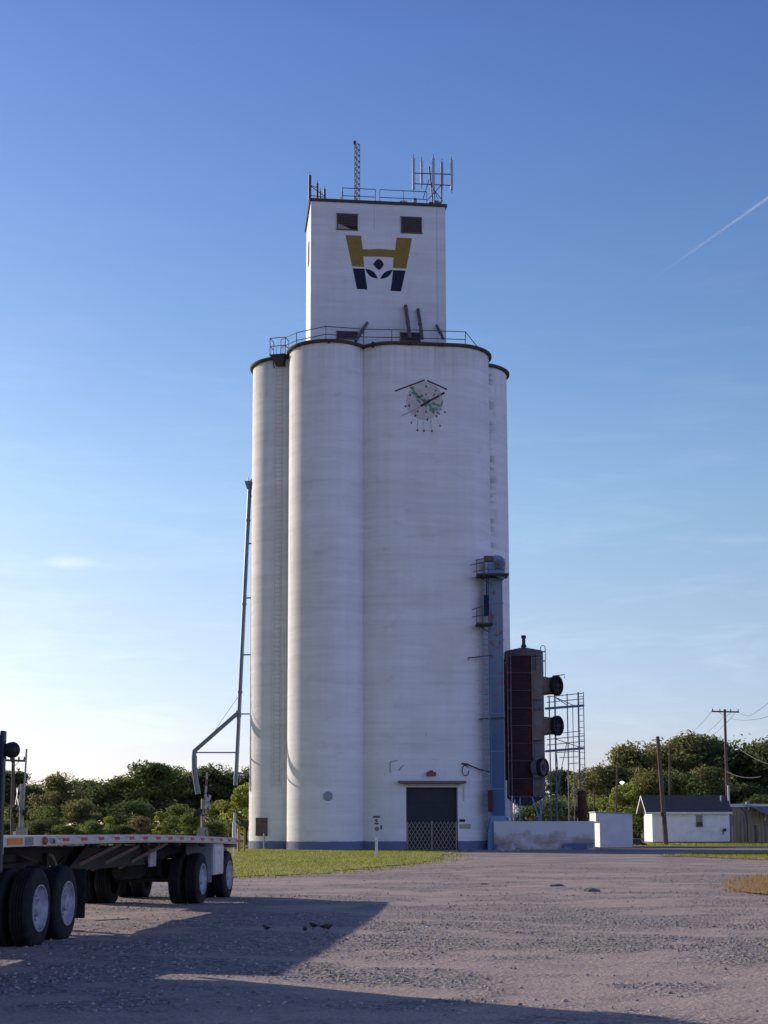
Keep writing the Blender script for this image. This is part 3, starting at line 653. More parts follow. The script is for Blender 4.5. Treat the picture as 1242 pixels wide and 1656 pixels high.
# rusty spouts leaning at the foot of the headhouse
def sp(px0, py0, px1, py1, r, mat, out0=0.9, out1=0.15):
    mb = MB(); a = onplane(px0, py0, HL, FN); b = onplane(px1, py1, HL, FN)
    a = onplane(px0, py0, HL + FN * out0, FN); b = onplane(px1, py1, HL + FN * out1, FN); mb.tube(a, b, r, n=12); mb.lathe([(r + 0.03, -0.05), (r + 0.03, 0.05)], a.lerp(b, 0.5), 12, (b - a).to_track_quat('Z', 'Y').to_matrix())
    mb.build('spout', mat, elev)
RUSTY = pm('rusty_spout', (0.14, 0.07, 0.05), (0.16, 0.17, 0.20), 0.8, 0.2, scale=3)
sp(663, 547, 656, 494, 0.13, RUSTY); sp(683, 548, 676, 500, 0.12, RUSTY); GREYSP = pm('grey_spout', (0.15, 0.165, 0.19), (0.12, 0.11, 0.11), 0.7, 0.2, scale=3); sp(575, 552, 594, 522, 0.11, GREYSP); sp(717, 548, 706, 526, 0.10, GREYSP)
# deck railing round the silo tops
def railing(parent, pts, h=1.1, name='railing', mat=RAILM, r=0.028, step=2.2):
    mb = MB(); up = Vector((0, 0, 1))
    for i in range(len(pts) - 1):
        a, b = Vector(pts[i]), Vector(pts[i + 1])
        for f in (0.5, 1.0): mb.tube(a + up * h * f, b + up * h * f, r, n=6)
        k = max(1, round((b - a).length / step))
        for j in range(k + 1): p = a.lerp(b, j / k); mb.tube(p, p + up * h, r, n=6)
    return mb.build(name, mat, parent)
zt = ZT + 0.20
railing(elev, [ux(-3.3, 0.9, zt), ux(-2.3, -0.7, zt), ux(-0.4, -2.2, zt), ux(2.2, -1.9, zt), ux(6.0, -2.1, zt), ux(K2b + 0.8, -2.1, zt)])
mb = MB(); p0 = ux(K2b + 0.8, -2.1, zt); mb.tube(p0 + Vector((0, 0, 1.1)), ux(K2b + 1.9, -1.6, zt), 0.028, n=6); mb.build('railing_stay', RAILM, elev)
# caged landing at the head of the ladder
lp = Vector((lb.x, lb.y, zt)) + nrm * 0.05
mb = MB(); mb.box(lp + Vector((0, 0, -0.05)), (1.15, 0.9, 0.08), math.atan2(tang.y, tang.x)); mb.bar(lp + nrm * 0.3 - tang * 0.4 + Vector((0, 0, -0.08)), lp - nrm * 0.1 - tang * 0.4 + Vector((0, 0, -0.8)), 0.06); mb.bar(lp + nrm * 0.3 + tang * 0.4 + Vector((0, 0, -0.08)), lp - nrm * 0.1 + tang * 0.4 + Vector((0, 0, -0.8)), 0.06)
mb.frustum_box(lp + tang * 0.05 + Vector((0, 0, -0.75)), (0.45, 0.35), lp + Vector((0, 0, -0.1)), (1.0, 0.75), Matrix.Rotation(math.atan2(tang.y, tang.x), 3, 'Z')); mb.build('landing', DARKST, elev, smooth=0)
railing(elev, [lp - tang * 0.55 - nrm * 0.4, lp - tang * 0.55 + nrm * 0.42, lp + tang * 0.55 + nrm * 0.42, lp + tang * 0.55 - nrm * 0.4], 1.15, step=0.8)
# roof railing in two runs, roof hatches
zr = HZ + 0.24
def rf(px, py, back): p = onplane(px, py, HL + V_ * back, FN); p.z = zr; return p
railing(hh, [rf(551, 318, 3.2), rf(554, 318, 0.7), rf(607, 319, 0.7)], 1.15, step=2.3)
railing(hh, [rf(614, 319, 0.7), rf(690, 326, 0.7)], 1.15, step=2.0)
mb = MB()
q = rf(612, 320, 1.6); mb.box(q + Vector((0, 0, 0.22)), (1.0, 0.9, 0.44), A)
q = rf(652, 322, 1.4); mb.lathe([(0.42, 0), (0.42, 0.42), (0.36, 0.58), (0.05, 0.62)], q, 16)
q = rf(635, 322, 2.0); mb.box(q + Vector((0, 0, 0.15)), (1.6, 0.7, 0.3), A); q = rf(671, 322, 0.9); mb.lathe([(0.14, 0), (0.14, 0.7), (0.02, 0.75)], q, 10)
mb.build('roof_vent', pm('pale_vent', (0.30, 0.29, 0.27), (0.42, 0.40, 0.38), 0.7), hh)

# state-flag shield painted on the bay wall
def sc_(x, y, o=0.001): return onplane(620 + x / 5.645, 590 + y / 5.645, FP, FN) + FN * o
TAN = pm('faded_tan_paint', (0.50, 0.42, 0.36), (0.62, 0.57, 0.54), 0.8, scale=3)
SGREEN = pm('faded_green_paint', (0.10, 0.23, 0.14), (0.19, 0.31, 0.21), 0.8, scale=4)
MAROON = pm('faded_maroon_paint', (0.10, 0.035, 0.04), (0.05, 0.03, 0.035), 0.8, scale=3)
paint('emblem_shield', [[(375 + 168 * math.cos(t) * (1 + 0.02 * math.sin(5 * t)), 332 + 172 * math.sin(t)) for t in [i * 2 * math.pi / 36 for i in range(36)]]], TAN, elev, sc_, 0.006)
def stroke(a, b, w): 
    a, b = Vector(a), Vector(b); d = (b - a).normalized(); nn = Vector((-d.y, d.x)) * w / 2; return [a + nn, b + nn, b - nn, a - nn]
s8 = lambda x, y: sc_(x, y, 0.009)
paint('emblem_chevron', [stroke((104, 241), (376, 139), 13), stroke((399, 144), (582, 226), 13)], MAROON, elev, s8, 0.01)
lv = [stroke((245, 200), (330, 300), 14), stroke((330, 300), (450, 400), 12)]
for a, b, w in [((240, 205), (290, 215), 10), ((250, 250), (310, 275), 12), ((285, 285), (350, 300), 14), ((320, 300), (370, 275), 12), ((300, 310), (345, 350), 12), ((345, 320), (400, 330), 16), ((360, 345), (400, 385), 12), ((395, 330), (425, 315), 10), ((410, 350), (440, 385), 12), ((430, 345), (490, 365), 13), ((440, 380), (425, 430), 12), ((455, 385), (455, 440), 16), ((470, 385), (500, 420), 13), ((480, 360), (520, 385), 10), ((505, 400), (535, 410), 8), ((520, 390), (545, 320), 7), ((480, 430), (520, 455), 9), ((470, 440), (440, 425), 8)]:
    lv.append(lens(a, b, w))
paint('emblem_branch', lv, SGREEN, elev, s8, 0.008)
s12 = lambda x, y: sc_(x, y, 0.019)
paint('emblem_pipe', [stroke((340, 378), (428, 326), 20), stroke((428, 326), (512, 281), 17), stroke((523, 274), (557, 254), 20)], MAROON, elev, s12, 0.008)
paint('emblem_pipe_stem', [stroke((165, 468), (338, 382), 8)], pm('faint_stem_paint', (0.40, 0.36, 0.35)), elev, s12, 0.006)
dots = [(390, 198, 9), (478, 235, 9), (388, 272, 8), (462, 272, 8), (245, 278, 10), (235, 372, 11), (202, 380, 9), (313, 425, 9), (388, 428, 9), (292, 463, 10), (403, 500, 10), (485, 470, 10), (562, 433, 9), (255, 530, 9), (517, 557, 9), (312, 598, 10), (370, 603, 11), (443, 605, 10)]
paint('emblem_mark', [[(x + r * 0.8 * math.cos(t), y + r * 1.15 * math.sin(t)) for t in [i * math.pi / 4 for i in range(8)]] for x, y, r in dots], pm('grey_mark_paint', (0.05, 0.05, 0.07), (0.12, 0.10, 0.12)), elev, s12, 0.006)
paint('emblem_feather', [stroke((312, 500), (312, 590), 6), stroke((366, 510), (370, 595), 6), stroke((430, 508), (442, 598), 6), stroke((280, 490), (258, 525), 5), stroke((490, 500), (515, 550), 5)], pm('faint_feather_paint', (0.64, 0.62, 0.62)), elev, s12, 0.005)

# ------------------------------------------------------------------ aerials on the headhouse roof
def lattice_mast():
    b = rf(577, 320, 1.2); top = onplane(575.5, 233, HL + V_ * 1.2, FN); Hm = top.z - zr
    t = thing('lattice_mast', 'slim lattice radio mast standing on the headhouse roof', 'mast', b); w = 0.42
    cs = [Vector((w / 2 * math.cos(a + 0.3), w / 2 * math.sin(a + 0.3), 0)) for a in (0, 2.094, 4.188)]
    mb = MB()
    for c in cs: mb.tube(b + c, b + c + Vector((0, 0, Hm)), 0.03, n=6)
    mb.build('mast_leg', RAILM, t)
    mb = MB(); k = 11
    for i in range(k):
        z0, z1 = Hm * i / k, Hm * (i + 1) / k
        for j in range(3):
            p, q = cs[j], cs[(j + 1) % 3]; mb.tube(b + p + Vector((0, 0, z0)), b + q + Vector((0, 0, z1)), 0.02, n=5); mb.tube(b + p + Vector((0, 0, z1)), b + q + Vector((0, 0, z1)), 0.018, n=5)
    mb.build('lattice_brace', RAILM, t)
    mb = MB(); mb.lathe([(0.09, 0), (0.1, 0.2), (0.03, 0.26)], b + Vector((-0.15, 0, Hm)), 10); mb.build('mast_light', RIM, t)
lattice_mast()
def panel_array():
    b = rf(701, 330, 1.0); P = lambda px, py, back=1.0: onplane(px, py, HL + V_ * back, FN)
    t = thing('antenna_array', 'cluster of white panel antennas on a pipe frame at the roof corner', 'antenna', b)
    ANT = pm('pale_antenna', (0.46, 0.45, 0.46), (0.36, 0.35, 0.37), 0.5)
    mb = MB(); mb.tube(b, P(694, 270), 0.055); 
    for px0, py0, px1, py1 in ((669, 280, 731, 282), (669, 297, 731, 300)): mb.tube(P(px0, py0), P(px1, py1), 0.035, n=6)
    mb.tube(P(684, 322), P(694, 290), 0.03, n=6); mb.tube(P(708, 322), P(696, 292), 0.03, n=6); mb.tube(P(714, 328), P(714, 262), 0.05, n=8); mb.tube(P(703, 328), P(702, 290), 0.04, n=8)
    mb.tube(P(690, 325), P(713, 300), 0.025, n=6); mb.tube(P(716, 325), P(700, 305), 0.025, n=6)
    mb.build('mount_frame', DARKST, t)
    for px, y0, y1, w, bk in ((669, 256, 306, 0.20, 0.8), (682, 260, 298, 0.17, 1.3), (701, 256, 307, 0.20, 0.7), (715, 263, 300, 0.17, 1.4), (730.5, 259, 307, 0.20, 0.8)):
        mb = MB(); a, c = P(px, y1, bk), P(px, y0, bk); c.x, c.y = a.x, a.y; mb.box((a + c) / 2, (w, 0.12, (c - a).length), A); o = mb.build('panel_antenna', ANT, t, bevel=0.02)
        mb = MB(); mb.tube(a + Vector((0, 0, -0.3)), c + Vector((0, 0, 0.28)), 0.03, n=6); mb.build('antenna_pole', RAILM, o)
    mb = MB()
    for px, bk, hgt in ((697, 1.2, 0.6), (705, 1.6, 0.9), (710, 0.9, 0.5)): q = rf(px, 328, bk); mb.box(q + Vector((0, 0, hgt / 2)), (0.32, 0.25, hgt), A)
    mb.build('equipment_box', pm('dull_equipment', (0.16, 0.13, 0.11), (0.22, 0.2, 0.19)), t, smooth=0)
panel_array()
def corner_cluster():
    P = lambda px, py, back=0.5: onplane(px, py, HL + V_ * back, FN)
    b = rf(503, 320, 0.6)
    t = thing('corner_aerials', 'group of short dark aerials fixed at the left roof corner', 'antenna', b)
    mb = MB()
    for px, y0, y1, r, bk in ((501, 284, 323, 0.10, 0.4), (513, 297, 323, 0.08, 0.8), (518, 309, 324, 0.05, 1.6), (525, 306, 324, 0.08, 1.2)):
        a, c = P(px, y1, bk), P(px, y0, bk); c.x, c.y = a.x, a.y; mb.tube(Vector((a.x, a.y, zr)), c, r, n=8); mb.tube(c, c + Vector((0, 0, 0.25)), 0.02, n=5)
    mb.build('aerial', DARKST, t)
    mb = MB(); mb.tube(P(501, 300, 0.5), P(526, 318, 0.9), 0.03, n=6); mb.tube(P(501, 316, 0.5), P(526, 319, 0.9), 0.03, n=6); mb.tube(P(503, 300, 0.5), P(511, 303, 0.9), 0.03, n=6); mb.build('aerial_frame', RAILM, t)
corner_cluster()

# ------------------------------------------------------------------ spout pipe on the left of the silos
def left_spout():
    D = CBL.y; P = lambda px, py, d=0.0: at(px, py, D + d)
    b = P(382, 1252); b.z = 0
    t = thing('downspout', 'blue grey grain downspout standing off the left silo with an angled loading arm', 'spout', b)
    SPM = pm('spout_steel', (0.13, 0.17, 0.22), (0.19, 0.22, 0.26), 0.5, 0.4, scale=2, stretch=(1, 1, 0.3))
    top, low = P(404, 785), P(381, 1270)
    mb = MB(); mb.tube(top, low, 0.145, n=14); pipe = mb.build('pipe', SPM, t)
    mb = MB(); ax = (low - top).normalized(); M = ax.to_track_quat('Z', 'Y').to_matrix()
    for py in (843, 980, 1122, 1160, 1258):
        f = (py - 785) / (1270 - 785); mb.lathe([(0.15, -0.08), (0.18, -0.06), (0.18, 0.06), (0.15, 0.08)], top.lerp(low, f), 14, M)
    mb.build('flange', SPM, pipe)
    mb = MB(); e = on_cyl(409, 775, CBL) if False else Vector((CBL.x - R + 0.05, CBL.y, at(409, 776, D).z))
    mb.tube(top, e, 0.15, n=12); mb.frustum_box(P(403, 791), (0.30, 0.30), P(403, 779), (0.62, 0.5)); mb.tube(P(402, 782), P(402, 772), 0.04); mb.build('inlet_hood', SPM, t)
    mb = MB(); wallx = CBL.x - R + 0.02
    for py in (803, 881, 970, 1062, 1157):
        q = top.lerp(low, (py - 785) / (1270 - 785)); mb.bar(q, Vector((wallx + 0.1, D, q.z)), 0.09)
    q = P(383, 1251); mb.bar(q, Vector((wallx + 0.1, D, q.z)), 0.16, 0.14); mb.bar(q + Vector((0.2, 0, 0)), q + Vector((0.2, 0, -0.6)), 0.06)
    mb.build('wall_bracket', SPM, t, smooth=0)
    mb = MB(); mb.tube(P(388, 1150), P(314, 1215), 0.15, n=12); mb.lathe([(0.18, -0.12), (0.18, 0.12)], P(385, 1152), 12, M); arm = mb.build('loading_arm', SPM, t)
    mb = MB(); mb.bar(P(318, 1217), P(381, 1217), 0.09); mb.tube(P(386, 1125), P(345, 1185), 0.015, n=5); mb.build('arm_stay', SPM, t)
    mb = MB(); pts = [P(314.5, 1213), P(313.5, 1225), P(314, 1245), P(317, 1265), P(320.5, 1284)]; mb.path(pts, [0.16, 0.17, 0.17, 0.18, 0.19], 14); mb.build('drop_chute', SPM, t)
    mb = MB(); mb.path([P(318, 1222, -0.17), P(318, 1245, -0.17), P(321, 1268, -0.18), P(324, 1284, -0.19)], 0.03); mb.build('chute_seam', GALV, t)
left_spout()

# ------------------------------------------------------------------ bucket elevator, dryer, platforms on the right
DB = D0 + 1.1
def bucket_elevator():
    D = DB; P = lambda px, py, d=0.0: at(px, py, D + d)
    b = P(804, 1320); b.z = 0
    t = thing('bucket_elevator', 'blue bucket elevator leg rising beside the right silo tube', 'bucket elevator', b)
    x0, x1 = P(793.5, 1200).x, P(816, 1200).x; w = x1 - x0; xc = (x0 + x1) / 2
    ztop = P(805, 934).z
    LEG = bpy.data.materials.new('rust_stained_blue'); LEG.use_nodes = True; n_, l_ = LEG.node_tree.nodes, LEG.node_tree.links; bs = n_['Principled BSDF']; bs.inputs['Roughness'].default_value = 0.55
    g = n_.new('ShaderNodeNewGeometry'); se = n_.new('ShaderNodeSeparateXYZ'); l_.new(g.outputs['Position'], se.inputs[0])
    nt = n_.new('ShaderNodeTexNoise'); nt.inputs['Scale'].default_value = 2.0; nt.inputs['Detail'].default_value = 6; l_.new(g.outputs['Position'], nt.inputs['Vector'])
    mr_ = n_.new('ShaderNodeMapRange'); mr_.inputs['From Min'].default_value = 7; mr_.inputs['From Max'].default_value = 14; l_.new(se.outputs['Z'], mr_.inputs['Value'])
    mx_ = n_.new('ShaderNodeMixRGB'); mx_.inputs['Color1'].default_value = (0.048, 0.10, 0.205, 1); mx_.inputs['Color2'].default_value = (0.155, 0.205, 0.265, 1); l_.new(mr_.outputs['Result'], mx_.inputs['Fac'])
    rr = n_.new('ShaderNodeValToRGB'); rr.color_ramp.elements[0].position = 0.55; rr.color_ramp.elements[1].position = 0.63; l_.new(nt.outputs['Fac'], rr.inputs['Fac'])
    mm = n_.new('ShaderNodeMath'); mm.operation = 'MULTIPLY'; l_.new(rr.outputs['Color'], mm.inputs[0]); l_.new(mr_.outputs['Result'], mm.inputs[1])
    mx2 = n_.new('ShaderNodeMixRGB'); mx2.inputs['Color2'].default_value = (0.22, 0.075, 0.04, 1); l_.new(mm.outputs[0], mx2.inputs['Fac']); l_.new(mx_.outputs['Color'], mx2.inputs['Color1']); l_.new(mx2.outputs['Color'], bs.inputs['Base Color'])
    mb = MB(); mb.box((xc, D + 0.4, ztop / 2), (w, 0.75, ztop)); cas = mb.build('casing', LEG, t, bevel=0.03)
    mb = MB(); z = 1.5
    while z < ztop: mb.box((xc, D + 0.4, z), (w + 0.09, 0.85, 0.06)); z += 2.45
    mb.build('casing_flange', BLUEST, cas, smooth=0)
    mb = MB()
    for sx in (-1, 1): mb.box((xc + sx * (w / 2 - 0.03), D + 0.012, ztop / 2), (0.05, 0.03, ztop - 0.2))
    mb.build('casing_rib', BLUEST, cas, smooth=0)
    # rounded head
    hx0, hx1 = P(790, 915).x, P(817.5, 915).x; hz0, hz1 = P(805, 932).z, P(805, 898).z; hw = hx1 - hx0; pts = []
    for i in range(13): a = math.pi * i / 12; pts.append(Vector(((hx0 + hx1) / 2 + hw / 2 * math.cos(a), D - 0.05, hz1 - 0.55 + 0.55 * math.sin(a))))
    pts += [Vector((hx0, D - 0.05, hz0)), Vector((hx1 - 0.1, D - 0.05, hz0))]
    mb = MB(); mb.prism(pts, (0, 0.95, 0)); hd = mb.build('head', BLUEST, t, smooth=30)
    mb = MB(); M90 = Matrix.Rotation(rad(90), 3, 'X')
    mb.lathe([(0.30, 0), (0.30, 0.12), (0.1, 0.2), (0.05, 0.3)], ((hx0 + hx1) / 2 + 0.1, D - 0.05, hz1 - 0.62), 16, M90); mb.box(((hx0 + hx1) / 2, D - 0.07, hz1 - 0.95), (hw * 0.9, 0.05, 0.07)); mb.build('pulley_cover', pm('grey_blue_cover', (0.12, 0.16, 0.22), (0.2, 0.12, 0.1)), hd)
    mb = MB(); q = P(791, 904); mb.lathe([(0.2, -0.35), (0.22, -0.3), (0.22, 0.25), (0.15, 0.3)], q, 14, Matrix.Rotation(rad(90), 3, 'Y')); mb.build('motor', pm('rusty_motor', (0.20, 0.09, 0.06), (0.12, 0.13, 0.16)), t)
    mb = MB(); mb.path([P(797, 926, -0.3), P(807, 931, -0.35), P(815, 936, -0.3)], 0.14, 10); mb.build('discharge_spout', BLUEST, t)
    # platforms with rails
    for pz, a0, a1 in ((932, 770, 821), (1011, 769, 796)):
        mb = MB(); q0, q1 = P(a0, pz), P(a1, pz); mb.box(((q0.x + q1.x) / 2, D - 0.1, q0.z), (q1.x - q0.x, 1.7, 0.09)); mb.bar(Vector((q0.x + 0.15, D - 0.3, q0.z)), Vector((x0, D - 0.1, q0.z - 0.5)), 0.07); mb.build('platform', DARKST, t, smooth=0)
    mb = MB(); bl = lambda px, py, d=-0.9: P(px, py, d)
    for s in ((760, 914, 787, 908), (764, 925, 789, 920), (769, 906, 790, 902), (763, 986, 781, 980), (763, 998, 781, 994)):
        mb.tube(bl(s[0], s[1]), bl(s[2], s[3]), 0.03, n=6)
    for px, y0, y1 in ((771, 906, 932), (783, 903, 932), (771, 983, 1010), (781, 980, 1010)): mb.tube(bl(px, y0), bl(px, y1), 0.028, n=6)
    mb.build('platform_rail', RAILM, t)
    mb = MB(); q0, q1 = P(783, 962, -0.1), P(790.5, 995, -0.1); mb.box(((q0.x + q1.x) / 2, D + 0.1, (q0.z + q1.z) / 2), (q1.x - q0.x, 0.45, q0.z - q1.z)); mb.tube((P(788, 935).x, D, P(788, 935).z), (P(788, 962).x, D, P(788, 962).z), 0.08); mb.build('drive_box', NAVY, t, smooth=0)
    # ladder and standpipe down the left of the leg
    mb = MB(); lx = P(787, 1150).x; z0, z1 = 1.2, P(787, 935).z
    for s in (-0.2, 0.16): mb.tube((lx + s, D - 0.1, z0), (lx + s, D - 0.1, z1), 0.025, n=6)
    z = z0
    while z < z1: mb.tube((lx - 0.2, D - 0.1, z), (lx + 0.16, D - 0.1, z), 0.015, n=5); z += 0.33
    mb.build('ladder', BLUEST, t)
    mb = MB(); cx = P(779, 1150).x
    zz = 5.0
    for k in range(13): mb.path([Vector((lx - 0.15 + 0.36 * math.cos(a) - 0.12, D - 0.1 - 0.62 * max(0, math.sin(a)), zz + k * 0.75)) for a in [math.pi * i / 8 for i in range(9)]], 0.012, 4)
    for dx in (-0.46, -0.25, -0.1): mb.tube((lx + dx, D - 0.6 if dx > -0.4 else D - 0.15, zz), (lx + dx, D - 0.6 if dx > -0.4 else D - 0.15, zz + 9), 0.012, n=4)
    mb.build('ladder_cage', GALV, t)
    mb = MB(); mb.bar(P(757, 1064, -0.4), P(794, 1060), 0.07); mb.bar(P(757, 1064, -0.4), P(757, 1068, -0.4), 0.05); mb.bar(P(775, 1163), P(818, 1161), 0.09); mb.bar(P(815, 1058), P(822, 1057), 0.07); mb.bar(P(815, 1072), P(822, 1071), 0.07); mb.build('wall_brace', DARKST, t, smooth=0)
    mb = MB(); q0, q1 = P(790, 1278), P(796, 1313); mb.box((q0.x + 0.1, D - 0.1, (q0.z + q1.z) / 2), (0.30, 0.35, q0.z - q1.z)); mb.build('control_box', pm('dark_red_box', (0.10, 0.02, 0.025), (0.07, 0.03, 0.03)), t, smooth=0)
    mb = MB(); mb.frustum_box((xc, D + 0.4, 1.0), (w + 0.5, 1.2), (xc, D + 0.4, 2.2), (w + 0.08, 0.9)); mb.box((xc, D + 0.4, 0.5), (w + 0.5, 1.2, 1.0)); mb.build('boot', BLUEST, t, smooth=0)
bucket_elevator()
DD = D0 + 3.3
def dryer():
    D = DD; P = lambda px, py, d=0.0: at(px, py, D + d)
    b = P(850, 1320); b.z = 0
    t = thing('grain_dryer', 'tall dark red column grain dryer with three side fans and a small roof stack', 'grain dryer', b)
    x0, xm, x1 = P(821, 1180).x, P(862, 1180).x, P(881, 1180).x; zt_, zb = P(850, 1060).z, P(850, 1288).z; xc = (x0 + x1) / 2; w = x1 - x0; dep = w * 0.92
    RED = pm('dark_red_panel', (0.058, 0.014, 0.013), (0.014, 0.008, 0.009), 0.7, scale=1.1, lo=0.40, hi=0.60, detail=9, stretch=(1, 1, 1.6))
    mb = MB(); mb.box(((x0 + xm) / 2, D + dep / 2, (zt_ + zb) / 2), (xm - x0, dep, zt_ - zb)); col = mb.build('column', RED, t, bevel=0.02)
    mb = MB(); npn = 16
    for i in range(npn):
        z = zb + (zt_ - zb) * (i + 0.5) / npn
        for zz in (-0.16, 0.0, 0.16): mb.box(((x0 + xm) / 2, D - 0.02, z + zz * (zt_ - zb) / npn / 0.55), (xm - x0 - 0.18, 0.03, 0.05))
    mb.build('screen_rib', pm('dark_red_rib', (0.06, 0.014, 0.013), (0.04, 0.02, 0.018)), col, smooth=0)
    mb = MB()
    for i in range(9): mb.box(((x0 + xm) / 2, D - 0.03, zb + (zt_ - zb) * i / 8), (xm - x0 + 0.04, 0.08, 0.055))
    mb.build('panel_band', pm('dull_red_band', (0.13, 0.085, 0.085), (0.09, 0.055, 0.05)), col, smooth=0)
    mb = MB(); 
    for x in (x0 + 0.02, x0 + 0.24, xm - 0.03): mb.box((x, D - 0.045, (zt_ + zb) / 2), (0.06, 0.07, zt_ - zb))
    mb.build('corner_post', pm('post_rust_grey', (0.25, 0.20, 0.20), (0.17, 0.11, 0.10)), t, smooth=0)
    mb = MB(); mb.box(((xm + x1) / 2, D + dep / 2, (zt_ + zb) / 2), (x1 - xm - 0.01, dep * 0.9, zt_ - zb - 0.1)); pl = mb.build('plenum', pm('plenum_grey_blue', (0.15, 0.165, 0.19), (0.15, 0.09, 0.065), 0.75, scale=1.4, detail=9, lo=0.42, hi=0.6), t, bevel=0.02)
    mb = MB(); mb.box((x1 + 0.02, D + dep / 2, (zt_ + zb) / 2), (0.05, 0.08, zt_ - zb)); mb.box(((xm + x1) / 2, D + 0.06, zt_ - 0.8), ((x1 - xm) * 0.3, 0.08, 1.3)); mb.build('plenum_rib', RUST, pl, smooth=0)
    mb = MB(); ra = [Vector((xc + (w / 2 + 0.06) * math.copysign(abs(math.cos(a)) ** 0.6, math.cos(a)), D + dep / 2 + (dep / 2 + 0.06) * math.copysign(abs(math.sin(a)) ** 0.6, math.sin(a)), 0)) for a in [2 * math.pi * i / 24 for i in range(24)]]
    n_ = 24; zcap = P(850, 1052).z; zap = P(850, 1044).z
    for r, z in ((1, zt_ - 0.02), (1, zcap), (0.96, zcap + 0.06), (0.12, zap)):
        for p in ra: mb.v.append(Vector((xc + (p.x - xc) * r, D + dep / 2 + (p.y - D - dep / 2) * r, z)))
    for j in range(3):
        for i in range(n_): mb.f.append((j * n_ + i, j * n_ + (i + 1) % n_, (j + 1) * n_ + (i + 1) % n_, (j + 1) * n_ + i))
    mb.f.append(tuple(3 * n_ + i for i in range(n_))); roof = mb.build('roof', pm('roof_brown_red', (0.10, 0.05, 0.05), (0.15, 0.12, 0.13), 0.6), t, smooth=30)
    mb = MB(); q = P(847, 1044, dep / 2); hz = P(847, 1028, dep / 2).z - q.z; mb.lathe([(0.22, -0.1), (0.12, 0.12), (0.11, hz - 0.2), (0.17, hz - 0.18), (0.17, hz), (0.03, hz + 0.04)], q, 14); mb.build('stack', DARKST, roof)
    # fans on tapering housings, facing right and a little to the front
    dirv = Vector((0.80, -0.60, 0)).normalized(); M = dirv.to_track_quat('Z', 'Y').to_matrix()
    for px, py, r, big in ((905.5, 1108.5, 0.68, 1), (906.5, 1173.5, 0.68, 1), (883, 1241, 0.62, 0)):
        c = P(px - 4, py, 0.2 if big else -0.25)
        if big:
            a = Vector((xm + 0.42, D + 0.25, c.z)); mb = MB()
            hg0 = 1.5
            vs = []; n_ = 16
            for k in range(n_):
                an = 2 * math.pi * k / n_; ca, sa = math.cos(an), math.sin(an); m_ = max(abs(ca), abs(sa))
                vs.append(Vector((xm + 0.05, D + 0.55 + 0.55 * ca / m_, c.z + hg0 / 2 * sa / m_)))
            for k in range(n_):
                an = 2 * math.pi * k / n_; vs.append(c + M @ Vector((0, 0, -0.62)) + Vector((0, math.cos(an) * r * 0.86, math.sin(an) * r * 0.86)))
            for k in range(n_):
                an = 2 * math.pi * k / n_; side = Vector((0.6, 0.8, 0)); vs.append(c - dirv * 0.05 + side * math.cos(an) * r * 0.9 + Vector((0, 0, math.sin(an) * r * 0.9)))
            fs = [(j * n_ + k, j * n_ + (k + 1) % n_, (j + 1) * n_ + (k + 1) % n_, (j + 1) * n_ + k) for j in range(2) for k in range(n_)]
            mb.add(vs, fs); hs = mb.build('fan_housing', RUST, t, smooth=30)
            mb = MB(); mb.box((xm + 0.3, D + 0.30, c.z + 0.0), (0.75, 0.8, 1.95)); mb.build('fan_transition', RUST, hs, bevel=0.05)
        else:
            mb = MB(); mb.lathe([(r * 0.95, -0.65), (r * 0.95, -0.02)], c, 20, M); mb.box((xm + 0.3, D + 0.2, c.z), (0.6, 0.9, 1.35)); hs = mb.build('fan_housing', pm('plenum_grey_blue', (0.2, 0.2, 0.2)), t)
        mb = MB(); mb.lathe([(r * 0.80, -0.28), (r * 0.97, -0.22), (r, -0.06), (r, 0.05), (r * 0.93, 0.10), (r * 0.84, 0.05), (r * 0.80, -0.2)], c, 28, M); rg = mb.build('fan_ring', BLACKP, hs)
        mb = MB(); mb.lathe([(0.2, -0.25), (0.2, 0.0), (0.12, 0.06)], c, 14, M)
        for k in range(6):
            an = k * math.pi / 3; d1 = M @ Vector((math.cos(an), math.sin(an), 0)); d2 = M @ Vector((-math.sin(an), math.cos(an), 0.55)); p = c - dirv * 0.12
            mb.add([p + d1 * 0.15 - d2 * 0.08, p + d1 * r * 0.78 - d2 * 0.16, p + d1 * r * 0.78 + d2 * 0.16, p + d1 * 0.15 + d2 * 0.08], [(0, 1, 2, 3)])
        mb.build('fan_blade', pm('fan_grey', (0.05, 0.05, 0.055)), rg)
        mb = MB()
        for rr_ in (0.25, 0.45, 0.65): mb.path([c + dirv * 0.07 + M @ Vector((r * rr_ * 1.3 * math.cos(a), r * rr_ * 1.3 * math.sin(a), 0)) for a in [i * 2 * math.pi / 20 for i in range(21)]], 0.012, 4)
        for k in range(4): a = k * math.pi / 4; d1 = M @ Vector((math.cos(a), math.sin(a), 0)); mb.tube(c + dirv * 0.07 - d1 * r * 0.9, c + dirv * 0.07 + d1 * r * 0.9, 0.012, n=4)
        mb.build('fan_guard', DARKST, rg)
    # hooped rail on the right top and ladder
    mb = MB(); mb.path([P(874, 1057, 0.4), P(874, 1047, 0.4), P(877, 1043.5, 0.4), P(881, 1045, 0.4), P(882, 1050, 0.4), P(882, 1100, 0.4)], 0.028); mb.tube(P(876, 1054, 0.4), P(882, 1054, 0.4), 0.04); mb.tube(P(876, 1069, 0.4), P(882, 1069, 0.4), 0.04)
    mb.path([P(894, 1096, 0.5), P(894, 1093, 0.5), P(913, 1091, 0.5), P(913, 1097, 0.5)], 0.03); mb.build('rail_hoop', RAILM, t)
